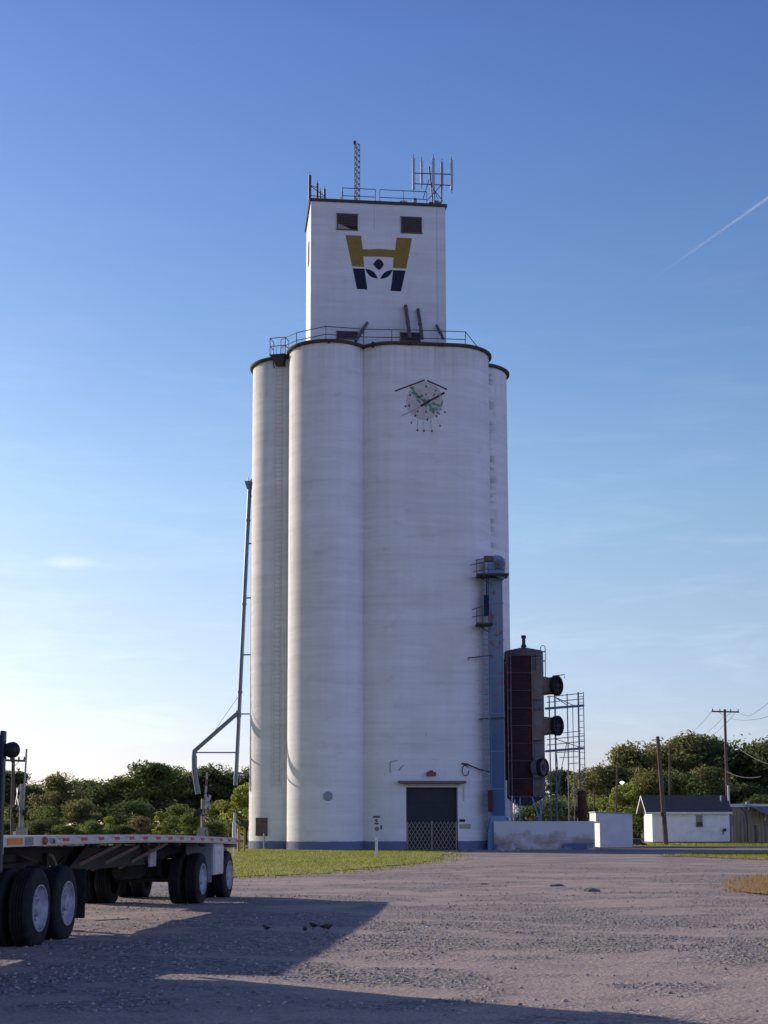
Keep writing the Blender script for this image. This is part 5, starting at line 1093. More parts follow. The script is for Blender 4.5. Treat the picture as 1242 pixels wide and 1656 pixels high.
# ------------------------------------------------------------------ railway crossing gear beyond the trailer
def crossing(D, xm, label, rear):
    P = lambda px, py, d=0.0: at(px, py, D + d); b = P(xm, 1352); b.z = 0
    t = thing('crossing_signal', label, 'crossing signal', b, 'railway crossing signals')
    SIL = pm('signal_silver', (0.36, 0.33, 0.31), (0.24, 0.19, 0.16), 0.55, 0.3, scale=3)
    if not rear:
        mb = MB(); tp = P(33, 1268); mb.tube((P(34, 1300).x, D, 0), (P(34, 1300).x, D, tp.z), 0.075, n=10); mb.build('mast', SIL, t)
        WB = pm('reflective_white', (0.8, 0.82, 0.78), (0.72, 0.74, 0.7), 0.5)
        mb = MB(); c = P(28, 1288.5, -0.12)
        hb_ = Vector((0.36, -0.93, 0)); nb_ = Vector((-0.93, -0.36, 0))
        for s in (-1, 1):
            d_ = (hb_ * s * 0.44 + Vector((0, 0, 0.42))); e_ = d_.cross(nb_).normalized() * 0.075; o_2 = nb_ * 0.02 * s
            mb.prism([c + d_ + e_ + o_2, c + d_ - e_ + o_2, c - d_ - e_ + o_2, c - d_ + e_ + o_2], nb_ * 0.018)
        mb.build('crossbuck', WB, t, smooth=0)
        lm = [(26, 1309), (44, 1314), (27.5, 1317)]
        for px, py in lm:
            mb = MB(); q = P(px, py, -0.2); mb.lathe([(0.10, 0.0), (0.20, 0.02), (0.22, 0.12), (0.16, 0.2), (0.02, 0.22)], q, 16, Matrix.Rotation(rad(-70), 3, 'Y')); lp_ = mb.build('signal_lamp', BLACKP, t)
            mb = MB(); mb.lathe([(0.12, -0.02), (0.12, 0.02)], q, 14, Matrix.Rotation(rad(-70), 3, 'Y')); mb.build('lens', pm('lamp_lens', (0.4, 0.2, 0.18), rough=0.2), lp_)
        mb = MB(); mb.bar(P(24, 1312, -0.1), P(46, 1313, -0.1), 0.06); mb.build('lamp_bar', SIL, t, smooth=0)
        mb = MB(); mb.bar(P(36, 1340), P(43, 1211), 0.07, 0.10); mb.build('gate_arm', pm('pale_arm', (0.42, 0.40, 0.40), (0.3, 0.24, 0.22)), t, smooth=0)
        mb = MB(); mb.box(P(35, 1348), (0.5, 0.4, 0.55)); mb.build('gate_motor', SIL, t, smooth=0)
        mb = MB(); mb.bar(P(23, 1345), P(24, 1352), 0.10, 0.2); mb.build('counterweight', WB, t, smooth=0)
    else:
        mb = MB(); mb.tube((P(328, 1300).x, D, 0), P(328, 1292), 0.075, n=10); mb.build('mast', SIL, t)
        RW = bpy.data.materials.new('red_white_stripes'); RW.use_nodes = True; n_, l_ = RW.node_tree.nodes, RW.node_tree.links
        g = n_.new('ShaderNodeNewGeometry'); se = n_.new('ShaderNodeSeparateXYZ'); l_.new(g.outputs['Position'], se.inputs[0]); mm = n_.new('ShaderNodeMath'); mm.operation = 'FRACT'; mu = n_.new('ShaderNodeMath'); mu.operation = 'MULTIPLY'; mu.inputs[1].default_value = 1.6; l_.new(se.outputs['Z'], mu.inputs[0]); l_.new(mu.outputs[0], mm.inputs[0])
        gt = n_.new('ShaderNodeMath'); gt.operation = 'GREATER_THAN'; gt.inputs[1].default_value = 0.5; l_.new(mm.outputs[0], gt.inputs[0]); mxx = n_.new('ShaderNodeMixRGB'); mxx.inputs['Color1'].default_value = (0.42, 0.36, 0.34, 1); mxx.inputs['Color2'].default_value = (0.26, 0.09, 0.07, 1); l_.new(gt.outputs[0], mxx.inputs['Fac']); l_.new(mxx.outputs['Color'], n_['Principled BSDF'].inputs['Base Color'])
        mb = MB(); mb.bar(P(329, 1340), P(335, 1248), 0.08, 0.12); mb.build('gate_arm', RW, t, smooth=0)
        WB = pm('reflective_white', (0.8, 0.82, 0.78))
        mb = MB(); c = P(336, 1297, -0.1)
        for s in (-1, 1): mb.bar(c + Vector((s * 0.10, s * 0.15, 0.32)), c - Vector((s * 0.10, s * 0.15, 0.32)), 0.05, 0.13)
        mb.build('crossbuck', pm('crossbuck_back', (0.42, 0.39, 0.36)), t, smooth=0)
        for px, py in ((319, 1318), (325, 1316)):
            mb = MB(); q = P(px, py, -0.2); mb.lathe([(0.10, 0.0), (0.19, 0.02), (0.21, 0.12), (0.15, 0.2), (0.02, 0.22)], q, 16, Matrix.Rotation(rad(-60), 3, 'Y')); mb.build('signal_lamp', BLACKP, t)
        mb = MB(); mb.bar(P(314, 1319, -0.1), P(334, 1318, -0.1), 0.05); mb.build('lamp_bar', DARKST, t, smooth=0)
        mb = MB(); mb.box(P(328, 1347), (0.42, 0.4, 0.5)); mb.build('gate_motor', SIL, t, smooth=0)
        mb = MB(); mb.bar(P(321, 1354), P(323, 1342), 0.12, 0.2); mb.build('counterweight', WB, t, smooth=0)
        mb = MB(); mb.path([P(337, 1347 , -0.2) + Vector((0.16 * math.cos(a), 0, 0.16 * math.sin(a))) for a in [i * math.pi / 6 for i in range(11)]], 0.02, 5); mb.build('hose', DARKST, t)
crossing(72, 34, 'crossing signal with white crossbuck and raised pale arm, beside the truck cab', False)
crossing(68, 328, 'railway crossing signal with raised red and white arm near the rear of the trailer', True)
mb = MB(); q = at(379, 1330, 75); mb.tube((q.x, 75, 0), (q.x, 75, q.z + 0.5), 0.05); mb.tube((q.x, 75, q.z - 0.9), (q.x, 75, q.z), 0.10); tag(mb.build('marker_post', pm('white_marker', (0.75, 0.75, 0.73)), origin=(q.x, 75, 0)), 'short white marker post just past the rear of the trailer', 'post')
YEL = pm('yellow_paint', (0.55, 0.36, 0.03), (0.42, 0.26, 0.03), 0.6)
def guard(px, label):
    D = 88; q = at(px, 1338, D); mb = MB(); w = 0.18
    mb.path([(q.x - w, D, 0), (q.x - w, D, q.z - 0.1), (q.x - w + 0.08, D, q.z), (q.x + w - 0.08, D, q.z), (q.x + w, D, q.z - 0.1), (q.x + w, D, 0)], 0.06, 8); tag(mb.build('yellow_guard', YEL, origin=(q.x, D, 0)), label, 'guard post', 'yellow guards by the left silo')
guard(382, 'yellow hoop guard nearest the rear of the trailer'); guard(390.5, 'yellow hoop guard nearest the left silo')
mb = MB(); q = at(396, 1332, 92); mb.box((q.x, 92, q.z), (0.5, 0.3, 0.35)); mb.tube((q.x, 92, 0), (q.x, 92, q.z - 0.15), 0.05); tag(mb.build('meter_box', DARKST, origin=(q.x, 92, 0), smooth=0), 'small dark box on a stand beside the yellow guards', 'box')

# ------------------------------------------------------------------ semi truck: flatbed trailer and tractor
def set_yaw(deg):
    global YAW, TD, TR, MT
    YAW = rad(deg); TD = Vector((math.sin(YAW), math.cos(YAW), 0)); TR = Vector((math.cos(YAW), -math.sin(YAW), 0)); MT = Matrix((TR, TD, Vector((0, 0, 1)))).transposed()
set_yaw(6.3)
TD = Vector((math.sin(YAW), math.cos(YAW), 0)); TR = Vector((math.cos(YAW), -math.sin(YAW), 0)); MT = Matrix((TR, TD, Vector((0, 0, 1)))).transposed()
RW = 0.525
def wheel_line(D): return Vector((-3.40 - (32.6 - D) * math.tan(YAW), D, 0))
def dual(parent, c_out, side, name='wheel'):
    """dual tyre pair; c_out = axle height centre of the outer face; side +1 outer face towards TR"""
    ax = TR * side; M = ax.to_track_quat('Z', 'Y').to_matrix(); root = None
    for k in range(2):
        c = c_out - ax * (0.34 * k + 0.14)
        w = 0.135; pr = [(0.30, -w), (0.40, -w - 0.005), (0.465, -w + 0.005), (RW - 0.012, -w + 0.02), (RW, -w + 0.045)]
        for g in (-0.058, -0.02, 0.02, 0.058): pr += [(RW, g - 0.008), (RW - 0.02, g - 0.006), (RW - 0.02, g + 0.006), (RW, g + 0.008)]
        pr += [(RW, w - 0.045), (RW - 0.012, w - 0.02), (0.465, w - 0.005), (0.40, w + 0.005), (0.30, w)]
        mb = MB(); mb.lathe(pr, c, 48, M, cap=False); o = mb.build('tyre', RUBBER, parent, smooth=50)
        if k == 0:
            mb = MB(); mb.lathe([(0.315, -0.10), (0.315, w - 0.02), (0.310, w + 0.014), (0.292, w + 0.014), (0.285, w - 0.012), (0.27, w - 0.035), (0.22, w - 0.075), (0.15, w - 0.085), (0.135, w - 0.07), (0.11, w - 0.05), (0.10, w - 0.005), (0.07, w + 0.005), (0.01, w + 0.008)], c, 40, M); rm_ = mb.build('rim', WHEELW, o, smooth=40)
            mb = MB()
            for j in range(10): a = 2 * math.pi * j / 10; q = c + M @ Vector((0.165 * math.cos(a), 0.165 * math.sin(a), 0)); mb.tube(q + ax * 0.03, q + ax * 0.075, 0.014, n=6)
            mb.build('lug_nut', GALV, rm_)
def loc(o, r, d, z): return o + TR * r + TD * d + Vector((0, 0, z))
def trailer():
    DF, L = 18.85, 14.3; o = wheel_line(DF); o += TR * 0.02; W_ = 2.59; base = o - TR * W_ / 2
    t = thing('flatbed_trailer', 'long silver railed flatbed trailer parked with its rear towards the grain elevator', 'trailer', base)
    # frame: right edge at r=0, left at -W_, front d=0. Slight nose-up attitude
    zf, zrr = 1.47, 1.33
    def zt_(d):
        f = d / L; return zf + (zrr - zf) * f + 0.05 * math.sin(math.pi * f)
    n = 28
    def strip(name, r0, r1, z_hi, z_lo, mat, d0=0.0, d1=L, parent=t):
        mb = MB()
        for i in range(n + 1):
            d = d0 + (d1 - d0) * i / n; z = zt_(d)
            mb.v += [loc(o, r0, d, z + z_hi), loc(o, r1, d, z + z_hi), loc(o, r1, d, z + z_lo), loc(o, r0, d, z + z_lo)]
        for i in range(n):
            a = 4 * i; mb.f += [(a + k, a + (k + 1) % 4, a + 4 + (k + 1) % 4, a + 4 + k) for k in range(4)]
        mb.f += [(3, 2, 1, 0), tuple(4 * n + k for k in range(4))]
        return mb.build(name, mat, parent, smooth=30)
    strip('deck', -W_ + 0.06, -0.06, -0.005, -0.045, pm('deck_planks', (0.20, 0.15, 0.10), (0.13, 0.10, 0.08), 0.8, scale=3, stretch=(9, 0.5, 1)))
    rail = strip('side_rail', -0.055, 0.0, 0.0, -0.135, ALUM); strip('side_rail', -W_, -W_ + 0.055, 0.0, -0.135, ALUM)
    strip('rub_rail', 0.03, 0.045, -0.05, -0.11, ALUM, 1.9, L - 0.1, rail)
    # cross members and two main beams with a deep belly
    mb = MB()
    for i in range(40): d = 0.3 + i * (L - 0.6) / 39; mb.box(loc(o, -W_ / 2, d, zt_(d) - 0.095), (W_ - 0.14, 0.06, 0.10), M=MT)
    mb.build('crossmember', CHASSIS, t, smooth=0)
    for r in (-0.85, -W_ + 0.85):
        mb = MB(); top = [(0.2, -0.15), (L - 0.1, -0.15)]; low = [(L - 0.1, -0.42), (L - 4.6, -0.46), (L - 6.5, -0.55), (5.0, -0.52), (3.7, -0.44), (2.9, -0.30), (0.2, -0.26)]
        pts = [loc(o, r, d, zt_(d) + z) for d, z in top + low]; mb.prism(pts, TR * 0.10); mb.build('main_beam', CHASSIS, t, smooth=0)
    # outriggers: pale triangular gussets reaching from the beam to the rail
    for i, d in enumerate((5.2, 6.6, 8.2)):
        mb = MB(); mb.bar(loc(o, -0.75, d - 0.5, zt_(d) - 0.58), loc(o, -0.10, d + 0.35, zt_(d) - 0.15), 0.06, 0.06); mb.build('outrigger', pm('rusty_brace', (0.12, 0.085, 0.06), (0.16, 0.12, 0.09), 0.8), t, smooth=0)
    mb = MB(); d = 4.4; mb.prism([loc(o, -0.62, d - 0.2, zt_(d) - 0.58), loc(o, -0.62, d + 4.4, zt_(d) - 0.58), loc(o, -0.62, d + 3.9, zt_(d) - 0.24), loc(o, -0.62, d + 1.2, zt_(d) - 0.24), loc(o, -0.62, d + 0.9, zt_(d) - 0.16)], TR * 0.05); mb.build('side_skirt', pm('dusty_grey_panel', (0.03, 0.027, 0.027), (0.018, 0.016, 0.016), 0.7, 0.2), t, smooth=0)
    mb = MB(); mb.box(loc(o, -0.55, 9.2, zt_(9) - 0.42), (0.04, 0.42, 0.34), M=MT); mb.build('mud_plate', WHEELW, t, smooth=0)
    # landing gear
    for r in (-0.75, -W_ + 0.75):
        mb = MB(); mb.box(loc(o, r, 3.7, 0.72), (0.13, 0.13, 0.95), M=MT); mb.box(loc(o, r, 3.7, 0.24), (0.28, 0.26, 0.04), M=MT); mb.bar(loc(o, r, 3.7, 0.75), loc(o, r, 4.6, 1.1), 0.06); mb.build('landing_leg', CHASSIS, t, smooth=0)
    # reflectors: red along the rail, amber at the front
    REDR = pm('red_reflector', (0.50, 0.035, 0.03), (0.42, 0.03, 0.03), 0.35); AMB = pm('amber_lamp', (0.75, 0.25, 0.02), (0.66, 0.2, 0.02), 0.35)
    for k in range(15):
        d = 2.35 + k * 0.845; mb = MB(); mb.box(loc(o, 0.006 if d < 1.9 else 0.047, d, zt_(d) - 0.06), (0.008, 0.26, 0.05), M=MT); mb.build('reflector', REDR, t, smooth=0)
    mb = MB(); mb.box(loc(o, 0.004, 0.42, zt_(0.4) - 0.065), (0.012, 0.55, 0.085), M=MT); ar = mb.build('reflector', AMB, t, smooth=0); ar['label'] = 'long amber front corner reflector'
    mb = MB(); mb.lathe([(0.055, 0), (0.055, 0.03), (0.04, 0.045), (0.005, 0.05)], loc(o, 0.0, 1.55, zt_(1.5) - 0.07), 16, TR.to_track_quat('Z', 'Y').to_matrix()); mb.build('marker_lamp', pm('red_amber_lamp', (0.5, 0.10, 0.03), rough=0.3), t)
    mb = MB(); mb.box(loc(o, 0.003, 0.95, zt_(0.9) - 0.07), (0.01, 0.30, 0.11), M=MT); mb.box(loc(o, 0.003, 1.86, zt_(1.8) - 0.07), (0.01, 0.16, 0.07), M=MT); mb.build('rail_plate', pm('plate_grey', (0.30, 0.28, 0.28)), t, smooth=0)
    # winches under the rail
    for d in (4.0, 6.9, 7.6, 9.1, 11.2): 
        mb = MB(); mb.box(loc(o, -0.05, d, zt_(d) - 0.165), (0.12, 0.16, 0.06), M=MT); mb.tube(loc(o, -0.05, d - 0.12, zt_(d) - 0.175), loc(o, -0.05, d + 0.12, zt_(d) - 0.175), 0.035); mb.build('winch', CHASSIS, t, smooth=0)
    # rear end: bumper, toolbox, spread axles
    mb = MB(); mb.box(loc(o, -W_ / 2, L + 0.03, zt_(L) - 0.1), (W_, 0.06, 0.22), M=MT); mb.build('rear_sill', ALUM, t, smooth=0)
    mb = MB(); mb.bar(loc(o, -0.2, L - 0.05, 0.55), loc(o, -W_ + 0.2, L - 0.05, 0.55), 0.10)
    for r in (-0.25, -W_ + 0.25): mb.bar(loc(o, r, L - 0.05, 0.55), loc(o, r, L - 0.05, 1.1), 0.08)
    mb.build('rear_bumper', GALV, t, smooth=0)
    a1, a2 = 30.1 - DF, 32.6 - DF; a1 /= math.cos(YAW); a2 /= math.cos(YAW)
    for d in (a1, a2):
        mb = MB(); mb.tube(loc(o, -0.3, d, RW), loc(o, -W_ + 0.3, d, RW), 0.065, n=10); mb.box(loc(o, -W_ / 2, d, RW + 0.2), (0.9, 0.35, 0.3), M=MT)
        for r in (-0.9, -W_ + 0.9): mb.box(loc(o, r, d - 0.1, 0.82), (0.1, 0.5, 0.4), M=MT); mb.lathe([(0.12, 0), (0.15, 0.1), (0.12, 0.2)], loc(o, r, d + 0.3, 0.5), 12)
        mb.build('axle', CHASSIS, t)
        dual(t, loc(o, -0.06, d, RW), 1); dual(t, loc(o, -W_ + 0.06, d, RW), -1)
    mb = MB(); d = (a1 + a2) / 2 + 0.25; mb.box(loc(o, -0.33, d, 0.90), (0.5, 0.95, 0.66), M=MT); tb = mb.build('toolbox', pm('dull_toolbox', (0.55, 0.54, 0.55), (0.42, 0.41, 0.41), 0.5, 0.4), t, smooth=0, bevel=0.012)
    mb = MB(); mb.box(loc(o, -0.075, d, 0.90), (0.012, 0.85, 0.56), M=MT); mb.box(loc(o, -0.065, d, 1.02), (0.02, 0.05, 0.1), M=MT); mb.build('toolbox_door', pm('toolbox_lid', (0.62, 0.61, 0.61), (0.5, 0.48, 0.48), 0.5, 0.4), tb, smooth=0)
    mb = MB(); mb.box(loc(o, -0.30, a1 + 0.62, 0.86), (0.55, 0.02, 0.85), M=MT); mb.build('mudflap', pm('pale_mudflap', (0.30, 0.30, 0.31)), t, smooth=0)
    mb = MB(); mb.tube(loc(o, -1.3, 9.6, 0.72), loc(o, -1.3, 10.9, 0.72), 0.16, n=14); mb.build('air_tank', CHASSIS, t)
    # headboard lip at the front
    mb = MB(); mb.box(loc(o, -W_ / 2, -0.03, zt_(0) - 0.11), (W_ + 0.02, 0.06, 0.26), M=MT); mb.build('front_sill', ALUM, t, smooth=0, bevel=0.01)
trailer()
set_yaw(5.0)
def tractor():
    DF = 19.6; o = wheel_line(DF) - TR * 0.04; W_ = 2.44
    t = thing('truck_tractor', 'dark truck tractor coupled to the flatbed trailer at the left edge', 'truck', o - TR * W_ / 2)
    # d runs rearwards; front is negative
    CAB = pm('dark_cab_paint', (0.03, 0.03, 0.045), (0.04, 0.035, 0.05), 0.35, 0.2, scale=1)
    for d in (0.0, 1.22): 
        dual(t, loc(o, 0, d, RW), 1); dual(t, loc(o, -W_, d, RW), -1)
        mb = MB(); mb.tube(loc(o, -0.3, d, RW), loc(o, -W_ + 0.3, d, RW), 0.09, n=12); mb.lathe([(0.22, -0.2), (0.26, 0), (0.22, 0.2)], loc(o, -W_ / 2, d, RW), 16, TD.to_track_quat('Z', 'Y').to_matrix()); mb.build('axle', CHASSIS, t)
    for r in (-0.8, -W_ + 0.8):
        mb = MB(); mb.box(loc(o, r, -2.8, 0.95), (0.09, 9.6, 0.27), M=MT); mb.build('frame_rail', CHASSIS, t, smooth=0)
    mb = MB(); mb.box(loc(o, -W_ / 2, 0.6, 1.16), (0.95, 1.1, 0.12), M=MT); mb.build('fifth_wheel', CHASSIS, t, smooth=0, bevel=0.02)
    for r in (-0.33, -W_ + 0.33):
        mb = MB(); mb.box(loc(o, r, 2.12, 0.62), (0.62, 0.02, 0.72), M=MT); mb.build('mudflap', RUBBER, t, smooth=0)
        mb = MB(); mb.path([loc(o, r, 1.22 + 0.66 * math.cos(a), RW + 0.70 * math.sin(a)) for a in [rad(10 + 8 * i) for i in range(9)]], 0.025, 6); mb.build('fender_bar', RUST, t)
    # half fenders ahead of the tandem
    mb = MB(); 
    # headache rack, side posts and work lamp
    dr = -2.0
    mb = MB(); mb.box(loc(o, -W_ / 2, dr, 1.95), (W_ + 0.22, 0.07, 1.5), M=MT); rk = mb.build('headache_rack', pm('rack_grey', (0.20, 0.20, 0.20), (0.14, 0.13, 0.14), 0.5, 0.5), t, smooth=0)
    mb = MB()
    for r in (0.14, -W_ - 0.14): mb.box(loc(o, r, dr, 1.90), (0.055, 0.10, 1.70), M=MT)
    mb.box(loc(o, -W_ / 2, dr, 2.72), (W_ - 0.1, 0.10, 0.05), M=MT); mb.build('rack_post', CAB, rk, smooth=0, bevel=0.015)
    mb = MB(); q = loc(o, 0.235, dr + 0.05, 2.52); M = (TD + Vector((0.15, 0, 0.05))).normalized().to_track_quat('Z', 'Y').to_matrix(); mb.lathe([(0.02, -0.11), (0.07, -0.09), (0.095, -0.03), (0.10, 0.02), (0.09, 0.03), (0.01, 0.035)], q, 20, M); mb.bar(loc(o, 0.14, dr, 2.42), q, 0.03); mb.build('work_lamp', BLACKP, rk)
    # cab with sleeper
    dc0, dc1 = -2.25, -5.0
    mb = MB(); side = [(dc0, 0.95), (dc0, 2.68), (dc0 - 0.15, 2.76), (dc1 + 0.55, 2.80), (dc1 + 0.25, 2.74), (dc1 - 0.15, 1.95), (dc1 - 0.15, 0.75), (dc1 + 1.0, 0.75)]
    mb.prism([loc(o, -0.12, d, z) for d, z in side], -TR * (W_ - 0.24)); cb = mb.build('cab', CAB, t, smooth=30, bevel=0.06)
    GL = pm('tinted_glass', (0.02, 0.025, 0.03), rough=0.08, spec=0.6)
    for s in (0, 1):
        r = -0.112 if s == 0 else -W_ + 0.112
        mb = MB(); mb.prism([loc(o, r, d, z) for d, z in ((dc1 + 1.05, 1.75), (dc1 + 1.05, 2.45), (dc1 + 0.42, 2.45), (dc1 + 0.12, 1.80))], TR * (0.012 if s == 0 else -0.012)); mb.build('side_window', GL, cb, smooth=0)
    mb = MB(); mb.prism([loc(o, -0.3, dc1 + 0.20, 2.62), loc(o, -W_ + 0.3, dc1 + 0.20, 2.62), loc(o, -W_ + 0.3, dc1 - 0.12, 2.0), loc(o, -0.3, dc1 - 0.12, 2.0)], TD * -0.05); mb.build('windscreen', GL, cb, smooth=0)
    mb = MB(); hood = [(dc1 - 0.1, 0.8), (dc1 - 0.1, 1.88), (dc1 - 1.6, 1.68), (dc1 - 1.9, 1.55), (dc1 - 1.95, 0.8)]; mb.prism([loc(o, -0.45, d, z) for d, z in hood], -TR * (W_ - 0.9)); hd = mb.build('hood', CAB, t, smooth=30, bevel=0.08)
    mb = MB(); mb.box(loc(o, -W_ / 2, dc1 - 1.98, 1.15), (0.95, 0.05, 0.75), M=MT); mb.build('grille', ALUM, hd, smooth=0)
    mb = MB(); mb.box(loc(o, -W_ / 2, dc1 - 2.1, 0.58), (W_ - 0.05, 0.12, 0.38), M=MT); mb.build('bumper', ALUM, t, smooth=0, bevel=0.03)
    for r, s in ((-0.02, 1), (-W_ + 0.02, -1)):
        ax = TR * s; M = ax.to_track_quat('Z', 'Y').to_matrix(); c = loc(o, r, dc1 - 1.0, RW) - ax * 0.14; mb = MB(); mb.lathe([(0.3, -0.13), (0.46, -0.13), (RW, -0.09), (RW, 0.09), (0.46, 0.13), (0.3, 0.13)], c, 40, M, cap=False); w = mb.build('tyre', RUBBER, t, smooth=50)
        mb = MB(); mb.lathe([(0.3, -0.1), (0.3, 0.13), (0.26, 0.13), (0.22, 0.05), (0.12, 0.09), (0.1, 0.16), (0.01, 0.17)], c, 32, M); mb.build('rim', WHEELW, w)
        mb = MB(); pts = [(dc1 - 1.0 + 0.66 * math.cos(a), RW + 0.66 * math.sin(a)) for a in [math.pi * i / 12 for i in range(13)]] + [(dc1 - 1.0 + 0.6 * math.cos(a), RW + 0.6 * math.sin(a)) for a in [math.pi * (12 - i) / 12 for i in range(13)]]
        mb.prism([loc(o, r + 0.02 * s, d, z) for d, z in pts], -TR * s * 0.42); fd = mb.build('fender', CAB, t, smooth=40)
        mb = MB(); mb.box(loc(o, r - 0.2 * s, dc1 - 1.82, 1.05), (0.3, 0.08, 0.22), M=MT); mb.build('headlight', pm('lamp_glass', (0.7, 0.7, 0.7), rough=0.1), fd, smooth=0)
        mb = MB(); mb.tube(loc(o, r - 0.28 * s, -2.6, 0.62), loc(o, r - 0.28 * s, -4.2, 0.62), 0.31, n=24); mb.build('fuel_tank', ALUM, t, smooth=40)
        mb = MB(); mb.box(loc(o, r - 0.22 * s, -2.02, 0.72), (0.4, 0.55, 0.50), M=MT); mb.build('battery_box', WHEELW, t, smooth=0, bevel=0.01)
        mb = MB(); mb.box(loc(o, r + 0.22 * s, dc1 + 0.3, 2.15), (0.16, 0.08, 0.42), M=MT); mb.bar(loc(o, r + 0.2 * s, dc1 + 0.3, 2.3), loc(o, r - 0.12 * s, dc1 + 0.3, 2.3), 0.03); mb.build('mirror', ALUM, cb, smooth=0)
tractor()

# ------------------------------------------------------------------ birds and scraps on the gravel
def bird(px, py, head, label, scale=1.0):
    p = G(px, py); p.z = float(lot_height(np.array([p.x]), np.array([p.y]))[0])
    t = thing('small_bird', label, 'bird', p, 'small dark birds on the gravel')
    d = Vector((math.cos(head), math.sin(head), 0)); s = scale * 0.8
    prof = [(-0.085, 0.004, 0.062), (-0.06, 0.018, 0.062), (-0.02, 0.034, 0.060), (0.02, 0.036, 0.066), (0.045, 0.026, 0.080), (0.062, 0.024, 0.094), (0.080, 0.018, 0.096), (0.090, 0.007, 0.093), (0.104, 0.002, 0.090)]
    mb = MB(); mb.path([p + d * a * s + Vector((0, 0, z * s)) for a, r, z in prof], [r * s for a, r, z in prof], 10); mb.build('body', pm('brown_plumage', (0.05, 0.038, 0.03), (0.10, 0.075, 0.055), 0.8, scale=30), t, smooth=60)
    mb = MB(); q = p + d * -0.06 * s + Vector((0, 0, 0.064 * s)); mb.bar(q, q - d * 0.07 * s + Vector((0, 0, 0.012 * s)), 0.028 * s, 0.008 * s); mb.build('tail', BLACKP, t, smooth=0)
    nn = Vector((-d.y, d.x, 0))
    for sgn in (-1, 1):
        mb = MB(); mb.tube(p + nn * sgn * 0.014 * s + Vector((0, 0, 0.035 * s)), p + nn * sgn * 0.016 * s + d * 0.01 * s, 0.003 * s, n=5); mb.tube(p + nn * sgn * 0.016 * s + Vector((0, 0, 0.002)), p + nn * sgn * 0.016 * s + d * 0.025 * s + Vector((0, 0, 0.002)), 0.003 * s, n=5); mb.build('leg', pm('bird_leg', (0.12, 0.08, 0.06)), t)
        mb = MB(); mb.path([p + nn * sgn * 0.030 * s + d * a * s + Vector((0, 0, 0.068 * s)) for a in (0.03, 0.0, -0.04, -0.075)], [0.008 * s, 0.018 * s, 0.014 * s, 0.003 * s], 8); mb.build('wing', pm('dark_wing', (0.035, 0.028, 0.025), (0.07, 0.05, 0.04), scale=25), t, smooth=60)
bird(431, 1511, 2.5, 'small dark bird on its own left of the other birds', 1.0)
bird(493, 1512, 1.6, 'small dark bird facing away, second from left', 1.0)
bird(507, 1507, 2.6, 'small dark bird with tail towards the camera between two others', 1.1)
bird(524, 1508, 0.2, 'small dark bird touching the rightmost one, on its left', 1.0)
bird(531, 1509, 0.5, 'rightmost small dark bird of the little flock', 1.0)
def scrap(px, py, sx, sy, sz, label, mat):
    p = G(px, py); z = float(lot_height(np.array([p.x]), np.array([p.y]))[0]); mb = MB(); rr = random.Random(int(px)); ico = bmesh.new(); bmesh.ops.create_icosphere(ico, subdivisions=2, radius=1)
    for v in ico.verts: f = 0.75 + 0.5 * rr.random(); mb.v.append(Vector((p.x + v.co.x * sx * f, p.y + v.co.y * sy * f, z + max(-0.2, v.co.z) * sz * f)))
    mb.f = [tuple(v.index for v in f_.verts) for f_ in ico.faces]; ico.free()
    tag(mb.build('stone_chunk', mat, origin=(p.x, p.y, z), smooth=0), label, 'stone', 'larger lumps lying on the lot')
CH = pm('dark_chunk', (0.13, 0.12, 0.12), (0.20, 0.18, 0.175), 0.9, scale=9); CL = pm('pale_chunk', (0.42, 0.38, 0.34), (0.3, 0.27, 0.25), 0.9, scale=9)
scrap(901, 1436, 0.20, 0.12, 0.06, 'flat dark lump on the gravel, left of the pair in the middle distance', CH)
scrap(956, 1444, 0.19, 0.14, 0.09, 'rounded dark lump on the gravel, right of the pair in the middle distance', CH)
scrap(745, 1376.5, 0.18, 0.14, 0.12, 'small dark lump at the right foot of the doorway', CH); scrap(765, 1377, 0.35, 0.15, 0.10, 'flat dark lump between the doorway and the low wall', CH)
scrap(813, 1377, 0.14, 0.1, 0.12, 'small pale lump at the left foot of the low wall', CL); scrap(826, 1377, 0.18, 0.12, 0.14, 'larger pale lump at the foot of the low wall', CL); scrap(838, 1377, 0.12, 0.1, 0.1, 'pale pebble like lump right of its larger neighbour by the low wall', CL)
scrap(782, 1433, 0.12, 0.07, 0.03, 'thin dark scrap on the gravel straight before the doorway', CH); scrap(692, 1503, 0.05, 0.04, 0.02, 'white pebble like scrap right of the trailer shadow', pm('white_scrap', (0.75, 0.74, 0.72)))
mb = MB(); p = G(180, 1492); mb.bar(p + Vector((-0.25, -0.15, 0.035)), p + Vector((0.25, 0.2, 0.045)), 0.05, 0.03); tag(mb.build('broken_stick', CH, origin=p, smooth=0), 'dark broken stick on the sunlit gravel beneath the trailer', 'stick')

# ------------------------------------------------------------------ trees
def leaf_mat(name, cols): return island_mat(name, cols, 0.7, 0.55)
LEAVES = [leaf_mat('leaf_dark', [(0.074, 0.108, 0.041), (0.115, 0.155, 0.057), (0.162, 0.196, 0.074)]),
          leaf_mat('leaf_mid', [(0.101, 0.142, 0.043), (0.169, 0.216, 0.061), (0.243, 0.270, 0.088)]),
          leaf_mat('leaf_olive', [(0.135, 0.142, 0.054), (0.223, 0.230, 0.081), (0.311, 0.297, 0.115)]),
          leaf_mat('leaf_light', [(0.189, 0.236, 0.054), (0.311, 0.358, 0.081), (0.419, 0.446, 0.121)]),
          leaf_mat('leaf_brown', [(0.149, 0.115, 0.068), (0.216, 0.176, 0.095), (0.284, 0.236, 0.121)])]
BARK = pm('bark', (0.05, 0.04, 0.032), (0.09, 0.07, 0.055), 0.9, scale=4)
